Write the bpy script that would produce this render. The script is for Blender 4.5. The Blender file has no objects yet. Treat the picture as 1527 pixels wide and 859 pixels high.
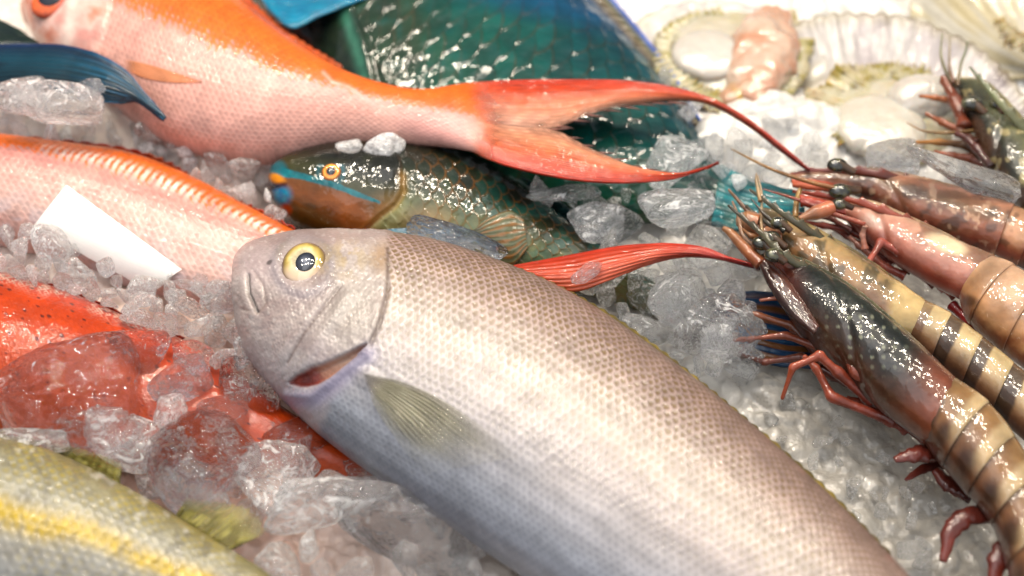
import bpy, bmesh, math, random
import numpy as np
from mathutils import Vector
from mathutils.bvhtree import BVHTree

RNG = np.random.RandomState(7)
random.seed(7)
S = bpy.context.scene
COL = S.collection

# ------------------------------------------------------------------ camera
PITCH = math.radians(47.0)
DIST = 0.583
PW, PH = 1527.0, 859.0
LENS = 50.0
FPX = LENS / 36.0 * PW
CAM = np.array([0.0, -DIST * math.cos(PITCH), DIST * math.sin(PITCH) + 0.02])
FWD = np.array([0.0, math.cos(PITCH), -math.sin(PITCH)])
UP = np.array([0.0, math.sin(PITCH), math.cos(PITCH)])
RIGHT = np.array([1.0, 0.0, 0.0])
ZAX = np.array([0.0, 0.0, 1.0])


def dirs(P):
    P = np.asarray(P, float)
    return FWD + RIGHT * ((P[..., 0:1] - PW / 2) / FPX) - UP * ((P[..., 1:2] - PH / 2) / FPX)


def at(P, z):
    """point(s) of the table at height z seen at photo position P"""
    d = dirs(P)
    z = np.asarray(z, float)
    t = (z - CAM[2]) / d[..., 2]
    return CAM + d * t[..., None]


def proj(X):
    r = X - CAM
    dep = r @ FWD
    return np.stack([PW / 2 + FPX * (r @ RIGHT) / dep, PH / 2 - FPX * (r @ UP) / dep], -1)


# ------------------------------------------------------------------ maths helpers
def hexl(h):
    h = h.lstrip('#')
    c = np.array([int(h[i:i + 2], 16) / 255.0 for i in (0, 2, 4)])
    return np.where(c <= 0.04045, c / 12.92, ((c + 0.055) / 1.055) ** 2.4)


def sst(a, b, x):
    t = np.clip((x - a) / (b - a), 0, 1)
    return t * t * (3 - 2 * t)


def mix(a, b, t):
    t = np.asarray(t)[..., None]
    return a * (1 - t) + b * t


def ramp(x, stops):
    xs = [s[0] for s in stops]
    cs = np.array([hexl(s[1]) for s in stops])
    return np.stack([np.interp(x, xs, cs[:, k]) for k in range(3)], -1)


_TAB = RNG.rand(64, 64, 64)


def vnoise(x, y, z=0.0):
    x, y, z = np.broadcast_arrays(np.asarray(x, float), np.asarray(y, float), np.asarray(z, float))
    xi, yi, zi = np.floor(x).astype(int), np.floor(y).astype(int), np.floor(z).astype(int)
    fx, fy, fz = x - xi, y - yi, z - zi
    fx, fy, fz = [f * f * (3 - 2 * f) for f in (fx, fy, fz)]
    g = lambda a, b, c: _TAB[(xi + a) & 63, (yi + b) & 63, (zi + c) & 63]
    c00 = g(0, 0, 0) * (1 - fx) + g(1, 0, 0) * fx
    c10 = g(0, 1, 0) * (1 - fx) + g(1, 1, 0) * fx
    c01 = g(0, 0, 1) * (1 - fx) + g(1, 0, 1) * fx
    c11 = g(0, 1, 1) * (1 - fx) + g(1, 1, 1) * fx
    return (c00 * (1 - fy) + c10 * fy) * (1 - fz) + (c01 * (1 - fy) + c11 * fy) * fz


def fbm(x, y, z=0.0, o=3):
    s, a, t = 0, 1.0, 0
    for k in range(o):
        s = s + a * vnoise(np.asarray(x) * 2 ** k + 11.3 * k, np.asarray(y) * 2 ** k + 5.7 * k, np.asarray(z) * 2 ** k)
        t += a
        a *= 0.5
    return s / t


def cr(pts, s):
    """Catmull-Rom through pts, parameter s in [0, len-1]"""
    p = np.asarray(pts, float)
    if p.ndim == 1:
        p = p[:, None]
    n = len(p)
    q = np.vstack([2 * p[0] - p[1], p, 2 * p[-1] - p[-2]])
    s = np.clip(np.asarray(s, float), 0, n - 1 - 1e-9)
    i = np.floor(s).astype(int)
    t = (s - i)[:, None]
    p0, p1, p2, p3 = q[i], q[i + 1], q[i + 2], q[i + 3]
    r = 0.5 * (2 * p1 + (p2 - p0) * t + (2 * p0 - 5 * p1 + 4 * p2 - p3) * t ** 2 + (3 * p1 - p0 - 3 * p2 + p3) * t ** 3)
    return r


def arc_params(pts, n):
    m = cr(pts, np.linspace(0, len(pts) - 1, 600))
    L = np.concatenate([[0], np.cumsum(np.linalg.norm(np.diff(m, axis=0), axis=1))])
    return np.interp(np.linspace(0, L[-1], n), L, np.linspace(0, len(pts) - 1, 600)), L[-1]


def dpoly(px, py, pts, want_t=False):
    best = np.full(np.shape(px), 1e9)
    tt = np.zeros(np.shape(px))
    n = len(pts) - 1
    for k in range(n):
        (ax, ay), (bx, by) = pts[k], pts[k + 1]
        dx, dy = bx - ax, by - ay
        t = np.clip(((px - ax) * dx + (py - ay) * dy) / (dx * dx + dy * dy + 1e-9), 0, 1)
        d = np.hypot(px - ax - t * dx, py - ay - t * dy)
        m = d < best
        best = np.where(m, d, best)
        tt = np.where(m, (k + t) / n, tt)
    return (best, tt) if want_t else best


def blob(px, py, cx, cy, rx, ry, ang=0.0, soft=0.3):
    c, s = math.cos(math.radians(ang)), math.sin(math.radians(ang))
    dx, dy = px - cx, py - cy
    r = np.hypot((dx * c + dy * s) / rx, (-dx * s + dy * c) / ry)
    return 1 - sst(1 - soft, 1 + soft, r)


def scale_cells(U, V):
    """overlapping fish scales: (e: distance from the scale's root 0..1, id random, dy)"""
    j0 = np.floor(V).astype(int)
    best = np.full(U.shape, 1e9)
    e = np.zeros(U.shape)
    rid = np.zeros(U.shape)
    bdy = np.zeros(U.shape)
    for dj in (-1, 0, 1):
        j = j0 + dj
        off = 0.5 * (j % 2)
        i0 = np.floor(U - off).astype(int)
        for di in (0, -1):
            i = i0 + di
            dx = U - (i + off)
            dy = V - (j + 0.5)
            r = np.hypot(dx / 1.06, dy)
            cx = i + off
            ok = (r < 1.0) & (cx < best)
            best = np.where(ok, cx, best)
            e = np.where(ok, r, e)
            bdy = np.where(ok, dy, bdy)
            rid = np.where(ok, _TAB[i & 63, j & 63, 5], rid)
    return e, rid, bdy


# ------------------------------------------------------------------ object helpers
def link(o, parent=None):
    COL.objects.link(o)
    if parent is not None:
        o.parent = parent
    return o


def tag(o, label, cat, group=None):
    o['label'] = label
    o['category'] = cat
    if group:
        o['group'] = group
    return o


def thing(name, label, cat, loc, group=None):
    o = bpy.data.objects.new(name, None)
    o.empty_display_size = 0.02
    o.location = tuple(float(v) for v in loc)
    link(o)
    return tag(o, label, cat, group)


def world_loc(o):
    l = np.zeros(3)
    while o is not None:
        l += np.array(o.location)
        o = o.parent
    return l


GRADE = {'orange_skin': (0.72, 1.12), 'fin_membrane': (0.7, 1.0), 'thin_fin_membrane': (0.72, 1.0), 'silver_skin': (0.70, 1.0), 'parrotfish_skin': (0.62, 1.1),
         'prawn_shell': (0.62, 1.0), 'prawn_leg': (0.48, 1.0), 'scallop_meat': (0.45, 1.2), 'scallop_shell': (0.40, 1.35)}


def grade(c, mat):
    g, sat = GRADE.get(mat.name, (1.0, 1.0))
    c = np.asarray(c, float)
    l = (c * np.array([0.2126, 0.7152, 0.0722])).sum(-1, keepdims=True)
    return np.clip(l + (c - l) * sat, 0, 1) * g


def raw_mesh(name, V, F, mat, parent=None, col=None, smooth=True, attrs=None):
    """V (n,3) world points, F (m,4) or (m,3) index array or list of arrays"""
    V = np.asarray(V, float).reshape(-1, 3)
    if parent is not None:
        V = V - world_loc(parent)
    me = bpy.data.meshes.new(name)
    Fs = F if isinstance(F, list) else [F]
    Fs = [np.asarray(f, dtype=np.int32) for f in Fs if len(f)]
    nl = sum(f.size for f in Fs)
    npoly = sum(len(f) for f in Fs)
    me.vertices.add(len(V))
    me.vertices.foreach_set('co', V.astype(np.float32).ravel())
    me.loops.add(nl)
    me.loops.foreach_set('vertex_index', np.concatenate([f.ravel() for f in Fs]))
    me.polygons.add(npoly)
    sizes = np.concatenate([np.full(len(f), f.shape[1], dtype=np.int32) for f in Fs])
    starts = np.concatenate([[0], np.cumsum(sizes)[:-1]]).astype(np.int32)
    me.polygons.foreach_set('loop_start', starts)
    me.update(calc_edges=True)
    me.validate()
    me.polygons.foreach_set('use_smooth', np.full(npoly, smooth))
    if col is not None:
        col = grade(col, mat)
        a = me.color_attributes.new('Col', 'FLOAT_COLOR', 'POINT')
        c = np.ones((len(V), 4), np.float32)
        c[:, :3] = np.clip(np.asarray(col).reshape(-1, 3), 0.001, 1)
        a.data.foreach_set('color', c.ravel())
    for k, v in (attrs or {}).items():
        a = me.attributes.new(k, 'FLOAT', 'POINT')
        a.data.foreach_set('value', np.asarray(v, np.float32).ravel())
    me.materials.append(mat)
    o = bpy.data.objects.new(name, me)
    return link(o, parent)


def sheet_faces(ns, nt):
    """closed thin sheet whose second half of each row runs back underneath"""
    out = grid_faces(ns, nt, True, False, False)
    j = np.arange(nt // 2 - 1)
    cap = np.stack([j, j + 1, nt - 2 - j, nt - 1 - j], -1)
    out.append(cap)
    out.append((ns - 1) * nt + cap[:, ::-1])
    return out


def grid_faces(ns, nt, closed=True, cap0=True, cap1=True):
    i = np.arange(ns - 1)[:, None]
    j = np.arange(nt if closed else nt - 1)[None, :]
    j2 = (j + 1) % nt
    q = np.stack([i * nt + j, (i + 1) * nt + j, (i + 1) * nt + j2, i * nt + j2], -1).reshape(-1, 4)
    out = [q]
    if closed:
        if cap0:
            out.append(np.arange(nt)[None, :])
        if cap1:
            out.append(((ns - 1) * nt + np.arange(nt)[::-1])[None, :])
    return out


def grid_normals(P, closed=True):
    du = np.gradient(P, axis=0)
    if closed:
        dv = np.roll(P, -1, axis=1) - np.roll(P, 1, axis=1)
    else:
        dv = np.gradient(P, axis=1)
    n = np.cross(du, dv)
    n /= np.linalg.norm(n, axis=-1, keepdims=True) + 1e-12
    return n


class Body:
    """A fish or shellfish body lying on its side, lofted between a back edge D and a belly edge V."""

    def __init__(self, D, V, T, zc, ratio=None, e=2.0, ns=300, nv=120, nb=16, s0=0.0, s1=None, mul=None, uend=None):
        D, V = np.asarray(D, float), np.asarray(V, float)
        K = len(D)
        s1 = K - 1 if s1 is None else s1
        zc = np.full(K, zc) if np.isscalar(zc) else np.asarray(zc, float)
        T = np.asarray(T, float) if T is not None else None
        self.args = (D, V, T, zc, ratio, e, s0, s1, mul)
        self.nv, self.ns, self.nb = nv, ns, nb
        self.P, self.u, self.v, self.len, self.wid = self.make(ns, nv, nb)
        Pc, _, _, _, _ = self.make(70, 30, 6)
        n2 = Pc.shape[1]
        q = grid_faces(70, n2)
        polys = [list(map(int, f)) for f in q[0]]
        self.bvh = BVHTree.FromPolygons([tuple(p) for p in Pc.reshape(-1, 3)], polys)

    def make(self, ns, nv, nb):
        D, V, T, zc, ratio, e, s0, s1, mul = self.args
        K = len(D)
        W0 = at((D + V) / 2, zc)
        fine = np.linspace(s0, s1, 800)
        m = cr(W0, fine)
        L = np.concatenate([[0], np.cumsum(np.linalg.norm(np.diff(m, axis=0), axis=1))])
        s = np.interp(np.linspace(0, L[-1], ns), L, fine)
        Dp, Vp, z = cr(D, s), cr(V, s), cr(zc, s)[:, 0]
        A, B = at(Dp, z), at(Vp, z)
        M, W = (A + B) / 2, (A - B) / 2
        tan = np.gradient(M, axis=0)
        tan /= np.linalg.norm(tan, axis=1, keepdims=True) + 1e-12
        dv = M - CAM
        dv /= np.linalg.norm(dv, axis=1, keepdims=True)
        n = np.cross(dv, tan)
        n /= np.linalg.norm(n, axis=1, keepdims=True) + 1e-12
        a0 = np.abs((W * n).sum(1)) + 1e-9
        zn = np.abs(n[:, 2])
        wl = np.linalg.norm(W, axis=1)
        if T is not None:
            Th = np.maximum(cr(T, s)[:, 0], 1e-4)
            Th = np.minimum(Th, 0.85 * a0 / (zn + 1e-6))
            k = np.sqrt(np.maximum(1 - (Th * zn / a0) ** 2, 0.05))
        else:
            k = 1 / np.sqrt(1 + (ratio * wl * zn / a0) ** 2)
            Th = ratio * wl * k
        W = W * k[:, None]
        if mul is not None:
            mm = mul(np.linspace(0, 1, ns))
            W, Th = W * mm[:, None], Th * mm
        ph = np.concatenate([np.linspace(0, np.pi, nv), np.linspace(np.pi, 2 * np.pi, nb + 2)[1:-1]])
        c, sn = np.cos(ph), np.sin(ph)
        c = np.sign(c) * np.abs(c) ** (2 / e)
        sn = np.sign(sn) * np.abs(sn) ** (2 / e)
        # spread the points evenly over the upper arc
        v = np.concatenate([np.linspace(0, 1, nv), np.linspace(1, 0, nb + 2)[1:-1]])
        P = M[:, None, :] + W[:, None, :] * c[None, :, None] + ZAX * (Th[:, None] * sn[None, :])[..., None]
        u = np.linspace(0, 1, ns)
        return P, u, v, L[-1], wl

    def hit(self, px, py):
        d = dirs(np.array([px, py]))
        d = d / np.linalg.norm(d)
        h = self.bvh.ray_cast(Vector(CAM), Vector(d))
        if h[0] is None:
            h = self.bvh.find_nearest(Vector(at(np.array([px, py]), 0.02)))
        nrm = np.array(h[1])
        if nrm[2] < 0:
            nrm = -nrm
        return np.array(h[0]), nrm

    def build(self, name, mat, parent, colfn, dispfn=None):
        P = self.P
        ns, nt = P.shape[:2]
        px = proj(P.reshape(-1, 3)).reshape(ns, nt, 2)
        G = dict(u=np.repeat(self.u[:, None], nt, 1), v=np.repeat(self.v[None, :], ns, 0), px=px[..., 0], py=px[..., 1],
                 s=np.repeat((self.u * self.len)[:, None], nt, 1), X=P)
        G['top'] = np.repeat((np.arange(nt) < self.nv)[None, :], ns, 0).astype(float)
        if dispfn is not None:
            n = grid_normals(P)
            ctr = P.mean(axis=1, keepdims=True)
            sg = np.sign(((P - ctr) * n).sum(-1).mean())
            h = dispfn(G) * G['top']
            P = P + n * sg * h[..., None]
        c = colfn(G)
        return raw_mesh(name, P, grid_faces(ns, nt), mat, parent, c)


def sheet(name, A, B, zA, zB, mat, parent, colfn, nu=80, nv=30, rays=10, amp=0.0004, thick=0.0005, along=True, body=None, lift=0.001,
          ragged=0.0, sag=0.0, alphafn=None):
    """a fin or leaf of real thickness between edge A and edge B (root to tip)"""
    sA = np.linspace(0, len(A) - 1, nu)
    sB = np.linspace(0, len(B) - 1, nu)
    a, b = cr(A, sA), cr(B, sB)
    t = np.linspace(0, 1, nv)
    u = np.linspace(0, 1, nu)
    tt = np.repeat(t[None, :], nu, 0)
    uu = np.repeat(u[:, None], nv, 1)
    if ragged:
        if along:
            tt2 = tt
        else:
            rg = 1 - ragged * np.abs(((u * rays) % 1) - 0.5) * 2 * (0.5 + vnoise(u * rays * 0.7, 3.1))
            tt2 = tt * rg[:, None]
    else:
        tt2 = tt
    Q = a[:, None, :] * (1 - tt2[..., None]) + b[:, None, :] * tt2[..., None]
    if body is not None:
        P = np.zeros((nu, nv, 3))
        for i in range(nu):
            for j in range(nv):
                h, nn = body.hit(Q[i, j, 0], Q[i, j, 1])
                P[i, j] = h + nn * lift
    else:
        zA = np.full(nu, zA) if np.isscalar(zA) else cr(zA, np.linspace(0, len(zA) - 1, nu))[:, 0]
        zB = np.full(nu, zB) if np.isscalar(zB) else cr(zB, np.linspace(0, len(zB) - 1, nu))[:, 0]
        z = zA[:, None] * (1 - tt) + zB[:, None] * tt + sag * np.sin(np.pi * tt)
        P = at(Q, z)
    n = grid_normals(P, False)
    n = n * np.sign(n[..., 2:3] + 1e-9)
    ph = tt if along else uu
    P = P + n * (amp * np.abs(np.sin(ph * rays * np.pi)))[..., None] + n * (amp * 2 * (fbm(uu * 5, tt * 3, 2.2) - 0.5))[..., None]
    th = thick * np.ones((nu, nv))
    full = np.concatenate([P, (P - n * th[..., None])[:, ::-1]], axis=1)
    G = dict(u=uu, v=tt, px=Q[..., 0], py=Q[..., 1], X=P)
    c = colfn(G)
    c = np.concatenate([c, c[:, ::-1]], axis=1)
    al = None
    if alphafn is not None:
        av = alphafn(G)
        al = {'Alp': np.concatenate([av, av[:, ::-1]], axis=1)}
    return raw_mesh(name, full, sheet_faces(nu, 2 * nv), mat, parent, c, attrs=al)


def tube(name, pts, rad, mat, parent, c0='#c05030', c1=None, nseg=None, sides=12, flat=1.0, rnoise=0.0, smoothp=True, colfn=None):
    """round tapering tube through 3-D points"""
    pts = np.asarray(pts, float)
    n = nseg or max(10, len(pts) * 10)
    s, _ = arc_params(pts, n)
    Pm = cr(pts, s) if smoothp else np.stack([np.interp(s, np.arange(len(pts)), pts[:, k]) for k in range(3)], -1)
    r = np.interp(s, np.linspace(0, len(pts) - 1, len(rad)), rad) if not np.isscalar(rad) else np.full(n, rad)
    tan = np.gradient(Pm, axis=0)
    tan /= np.linalg.norm(tan, axis=1, keepdims=True) + 1e-12
    side = np.cross(tan, ZAX)
    side /= np.linalg.norm(side, axis=1, keepdims=True) + 1e-9
    up = np.cross(side, tan)
    ph = np.linspace(0, 2 * np.pi, sides, endpoint=False)
    P = Pm[:, None, :] + r[:, None, None] * (np.cos(ph)[None, :, None] * side[:, None, :] + flat * np.sin(ph)[None, :, None] * up[:, None, :])
    if rnoise:
        P = P + (P - Pm[:, None, :]) * rnoise * (fbm(P[..., 0] * 400, P[..., 1] * 400, P[..., 2] * 400)[..., None] - 0.5)
    u = np.repeat(np.linspace(0, 1, n)[:, None], sides, 1)
    if colfn is not None:
        c = colfn(dict(u=u, v=np.repeat(ph[None, :] / 6.2832, n, 0), X=P))
    else:
        c = mix(hexl(c0), hexl(c1 or c0), u) * (0.8 + 0.4 * fbm(P[..., 0] * 300, P[..., 1] * 300, P[..., 2] * 300))[..., None]
    return raw_mesh(name, P, grid_faces(n, sides), mat, parent, c)


def dome(name, c, nrm, rx, h, mat, parent, colfn, nr=24, na=48, e=2.0, squash=1.0, ax=None):
    """a low dome (an eye) on a surface"""
    nrm = np.asarray(nrm, float) / np.linalg.norm(nrm)
    ax = np.array([1.0, 0, 0]) if ax is None else np.asarray(ax, float)
    x = ax - nrm * (ax @ nrm)
    x /= np.linalg.norm(x)
    y = np.cross(nrm, x)
    r = np.linspace(0.001, 1, nr)
    a = np.linspace(0, 2 * np.pi, na, endpoint=False)
    R, A = np.meshgrid(r, a, indexing='ij')
    hh = h * (1 - R ** e) ** (1 / e)
    P = c + (R * np.cos(A))[..., None] * x * rx + (R * np.sin(A))[..., None] * y * rx * squash + hh[..., None] * nrm
    low = P[-1] - nrm * h * 1.0
    P = np.concatenate([P, low[None]], 0)
    R = np.concatenate([R, np.ones((1, na))], 0)
    A = np.concatenate([A, A[-1:]], 0)
    return raw_mesh(name, P, grid_faces(nr + 1, na), mat, parent, colfn(R, A))


# ------------------------------------------------------------------ materials
def newmat(name):
    m = bpy.data.materials.new(name)
    m.use_nodes = True
    nt = m.node_tree
    for n in list(nt.nodes):
        nt.nodes.remove(n)
    out = nt.nodes.new('ShaderNodeOutputMaterial')
    return m, nt, out


def N(nt, typ, **kw):
    n = nt.nodes.new(typ)
    for k, v in kw.items():
        if k.startswith('_'):
            setattr(n, k[1:], v)
        else:
            n.inputs[k.replace('__', ' ')].default_value = v
    return n


def wet(name, rough=0.35, coat=0.6, crough=0.06, spec=0.5, bump=0.25, bscale=500, sss=0.0, sssr=0.004, var=0.25, metal=0.0, bump2=0.3, b2scale=110,
        transl=0.0, trans=0.0, alpha=False):
    m, nt, out = newmat(name)
    L = nt.links.new
    at_ = N(nt, 'ShaderNodeAttribute', _attribute_name='Col')
    tc = N(nt, 'ShaderNodeTexCoord')
    n1 = N(nt, 'ShaderNodeTexNoise', Scale=bscale, Detail=3.0)
    n2 = N(nt, 'ShaderNodeTexNoise', Scale=b2scale, Detail=3.0)
    L(tc.outputs['Object'], n1.inputs['Vector'])
    L(tc.outputs['Object'], n2.inputs['Vector'])
    mr = N(nt, 'ShaderNodeMapRange')
    mr.inputs['From Min'].default_value = 0.3
    mr.inputs['From Max'].default_value = 0.7
    mr.inputs['To Min'].default_value = 1 - var
    mr.inputs['To Max'].default_value = 1 + var * 0.6
    L(n2.outputs['Fac'], mr.inputs['Value'])
    vm = N(nt, 'ShaderNodeVectorMath', _operation='SCALE')
    L(at_.outputs['Color'], vm.inputs[0])
    L(mr.outputs['Result'], vm.inputs['Scale'])
    b1 = N(nt, 'ShaderNodeBump', Strength=bump, Distance=0.0006)
    b2 = N(nt, 'ShaderNodeBump', Strength=bump2, Distance=0.002)
    L(n1.outputs['Fac'], b1.inputs['Height'])
    L(n2.outputs['Fac'], b2.inputs['Height'])
    L(b1.outputs['Normal'], b2.inputs['Normal'])
    p = N(nt, 'ShaderNodeBsdfPrincipled')
    p.inputs['Roughness'].default_value = rough
    p.inputs['Specular IOR Level'].default_value = spec
    p.inputs['Coat Weight'].default_value = coat
    p.inputs['Coat Roughness'].default_value = crough
    p.inputs['Coat IOR'].default_value = 1.38
    p.inputs['Metallic'].default_value = metal
    p.inputs['Transmission Weight'].default_value = trans
    if alpha:
        aa = N(nt, 'ShaderNodeAttribute', _attribute_name='Alp')
        L(aa.outputs['Fac'], p.inputs['Alpha'])
    if sss:
        p.inputs['Subsurface Weight'].default_value = sss
        p.inputs['Subsurface Scale'].default_value = sssr
        p.inputs['Subsurface Radius'].default_value = (1.0, 0.5, 0.3)
    L(vm.outputs['Vector'], p.inputs['Base Color'])
    L(b2.outputs['Normal'], p.inputs['Normal'])
    L(b2.outputs['Normal'], p.inputs['Coat Normal'])
    if transl:
        tr = N(nt, 'ShaderNodeBsdfTranslucent')
        L(vm.outputs['Vector'], tr.inputs['Color'])
        mx = N(nt, 'ShaderNodeMixShader', Fac=transl)
        L(p.outputs['BSDF'], mx.inputs[1])
        L(tr.outputs['BSDF'], mx.inputs[2])
        L(mx.outputs['Shader'], out.inputs['Surface'])
    else:
        L(p.outputs['BSDF'], out.inputs['Surface'])
    return m


def ice_mat(name, cmin=0.02, cloud=0.35, clear=0.2, rough=0.0, tint=(0.97, 0.985, 1.0), bump=0.5, bscale=2.2, thr=0.5):
    m, nt, out = newmat(name)
    L = nt.links.new
    tc = N(nt, 'ShaderNodeTexCoord')
    oi = N(nt, 'ShaderNodeObjectInfo')
    add = N(nt, 'ShaderNodeVectorMath', _operation='ADD')
    sc = N(nt, 'ShaderNodeVectorMath', _operation='SCALE')
    sc.inputs[0].default_value = (3.1, 1.7, 2.3)
    L(oi.outputs['Random'], sc.inputs['Scale'])
    L(tc.outputs['Object'], add.inputs[0])
    L(sc.outputs['Vector'], add.inputs[1])
    nb = N(nt, 'ShaderNodeTexNoise', Scale=bscale, Detail=2.0, Roughness=0.5, Distortion=0.6)
    nf = N(nt, 'ShaderNodeTexNoise', Scale=bscale * 3.2, Detail=1.0)
    nc = N(nt, 'ShaderNodeTexNoise', Scale=2.0, Detail=7.0, Roughness=0.7, Distortion=2.0)
    for n in (nb, nf, nc):
        L(add.outputs['Vector'], n.inputs['Vector'])
    b1 = N(nt, 'ShaderNodeBump', Strength=bump, Distance=0.006)
    b2 = N(nt, 'ShaderNodeBump', Strength=bump * 0.8, Distance=0.0016)
    L(nb.outputs['Fac'], b1.inputs['Height'])
    L(nf.outputs['Fac'], b2.inputs['Height'])
    L(b1.outputs['Normal'], b2.inputs['Normal'])
    g = N(nt, 'ShaderNodeBsdfPrincipled')
    g.inputs['Base Color'].default_value = (*tint, 1)
    g.inputs['Transmission Weight'].default_value = 1.0
    g.inputs['IOR'].default_value = 1.31
    g.inputs['Roughness'].default_value = rough
    L(b2.outputs['Normal'], g.inputs['Normal'])
    tp = N(nt, 'ShaderNodeBsdfTransparent')
    mx1 = N(nt, 'ShaderNodeMixShader', Fac=clear)
    L(g.outputs['BSDF'], mx1.inputs[1])
    L(tp.outputs['BSDF'], mx1.inputs[2])
    w = N(nt, 'ShaderNodeBsdfPrincipled')
    w.inputs['Base Color'].default_value = (0.93, 0.925, 0.92, 1)
    w.inputs['Roughness'].default_value = 0.12
    L(b2.outputs['Normal'], w.inputs['Normal'])
    tl = N(nt, 'ShaderNodeBsdfTranslucent')
    tl.inputs['Color'].default_value = (0.95, 0.945, 0.94, 1)
    mw = N(nt, 'ShaderNodeMixShader', Fac=0.5)
    L(w.outputs['BSDF'], mw.inputs[1])
    L(tl.outputs['BSDF'], mw.inputs[2])
    mr = N(nt, 'ShaderNodeMapRange')
    mr.inputs['From Min'].default_value = thr
    mr.inputs['From Max'].default_value = thr + 0.10
    mr.inputs['To Min'].default_value = cmin
    mr.inputs['To Max'].default_value = cloud
    L(nc.outputs['Fac'], mr.inputs['Value'])
    mx2 = N(nt, 'ShaderNodeMixShader')
    L(mr.outputs['Result'], mx2.inputs['Fac'])
    L(mx1.outputs['Shader'], mx2.inputs[1])
    L(mw.outputs['Shader'], mx2.inputs[2])
    L(mx2.outputs['Shader'], out.inputs['Surface'])
    return m


M = {}
M['silver'] = wet('silver_skin', rough=0.38, coat=0.45, crough=0.10, spec=0.35, bump=0.2, bscale=700, var=0.16, metal=0.0, bump2=0.35, b2scale=80)
M['red'] = wet('orange_skin', rough=0.4, spec=0.1, coat=0.9, crough=0.04, bump=0.5, bscale=420, var=0.16, bump2=0.3, sss=0.05)
M['dark'] = wet('parrotfish_skin', rough=0.4, spec=0.06, coat=1.0, crough=0.025, bump=0.25, bscale=260, var=0.3, bump2=0.45, b2scale=90)
M['fin'] = wet('fin_membrane', rough=0.3, spec=0.2, coat=1.0, crough=0.05, bump=0.25, bscale=500, var=0.2, transl=0.25)
M['thinfin'] = wet('thin_fin_membrane', rough=0.4, spec=0.12, coat=0.7, crough=0.04, bump=0.25, bscale=500, var=0.2, alpha=True)
M['eye'] = wet('eye_surface', rough=0.1, coat=1.0, crough=0.01, bump=0.0, bump2=0.05, var=0.1)
M['prawn'] = wet('prawn_shell', rough=0.3, spec=0.15, coat=1.0, crough=0.025, bump=0.15, bscale=500, var=0.35, bump2=0.3, b2scale=90, sss=0.3, sssr=0.006)
M['leg'] = wet('prawn_leg', rough=0.35, spec=0.15, coat=0.9, crough=0.04, bump=0.3, var=0.45, bump2=0.25, sss=0.1, sssr=0.003)
M['meat'] = wet('scallop_meat', rough=0.25, coat=1.0, crough=0.03, bump=0.2, bscale=300, var=0.06, bump2=0.5, b2scale=140, sss=0.5, sssr=0.008)
M['shell'] = wet('scallop_shell', rough=0.35, coat=0.6, crough=0.08, bump=0.2, bscale=400, var=0.1, bump2=0.25)
M['card'] = wet('paper', rough=0.7, coat=0.0, bump=0.1, bscale=900, var=0.03, bump2=0.05)
M['bed'] = wet('crushed_ice', rough=0.2, coat=1.0, crough=0.015, bump=0.7, bscale=330, var=0.08, bump2=0.7, b2scale=150, transl=0.35)
M['ice'] = ice_mat('clear_ice', cmin=0.12, cloud=0.75, clear=0.34, thr=0.51)
M['ice_dome'] = ice_mat('thick_clear_ice', cmin=0.0, cloud=0.5, clear=0.25, rough=0.0, thr=0.58, bump=0.8)
M['ice_white'] = ice_mat('milky_ice', cmin=0.3, cloud=0.85, clear=0.2, rough=0.03, thr=0.42)
M['ice_glass'] = ice_mat('glassy_ice', cmin=0.04, cloud=0.65, clear=0.34, rough=0.0, thr=0.55, bump=0.6)


# ================================================================== FISH
def lens_eye(body, cx, cy, r, mat, parent, iris, pupil, pr, squash=0.95, h=None, pc=None, lower=None):
    c, n = body.hit(cx, cy)
    n = n + 0.25 * (CAM - c) / np.linalg.norm(CAM - c)
    n /= np.linalg.norm(n)
    h = h or r * 0.38

    def ci(R, A):
        col = ramp(np.clip(R + 0.10 * (vnoise(R * 5 + 2, A * 3) - 0.5), 0, 1), iris)
        col = col * (0.8 + 0.4 * vnoise(R * 6, A * 7))[..., None]
        if lower:
            col = mix(col, hexl(lower), 0.75 * sst(-0.1, -0.8, np.sin(A)) * sst(0.3, 0.55, R) * (1 - sst(0.85, 1, R)))
        return col
    e = dome('eye', c - n * r * 0.05, n, r, h, mat, parent, ci, squash=squash)
    d = dirs(np.array(pc if pc else (cx, cy)))
    pcen = c + n * h * 0.62
    if pc:
        t = ((pcen - CAM) @ n) / (d @ n)
        pcen = CAM + d * t
    dome('pupil', pcen, n, r * pr, h * 0.42, mat, e, lambda R, A: ramp(R, pupil) * (0.8 + 0.4 * vnoise(R * 4 + 3, A * 3))[..., None], squash=squash)
    return e


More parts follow.
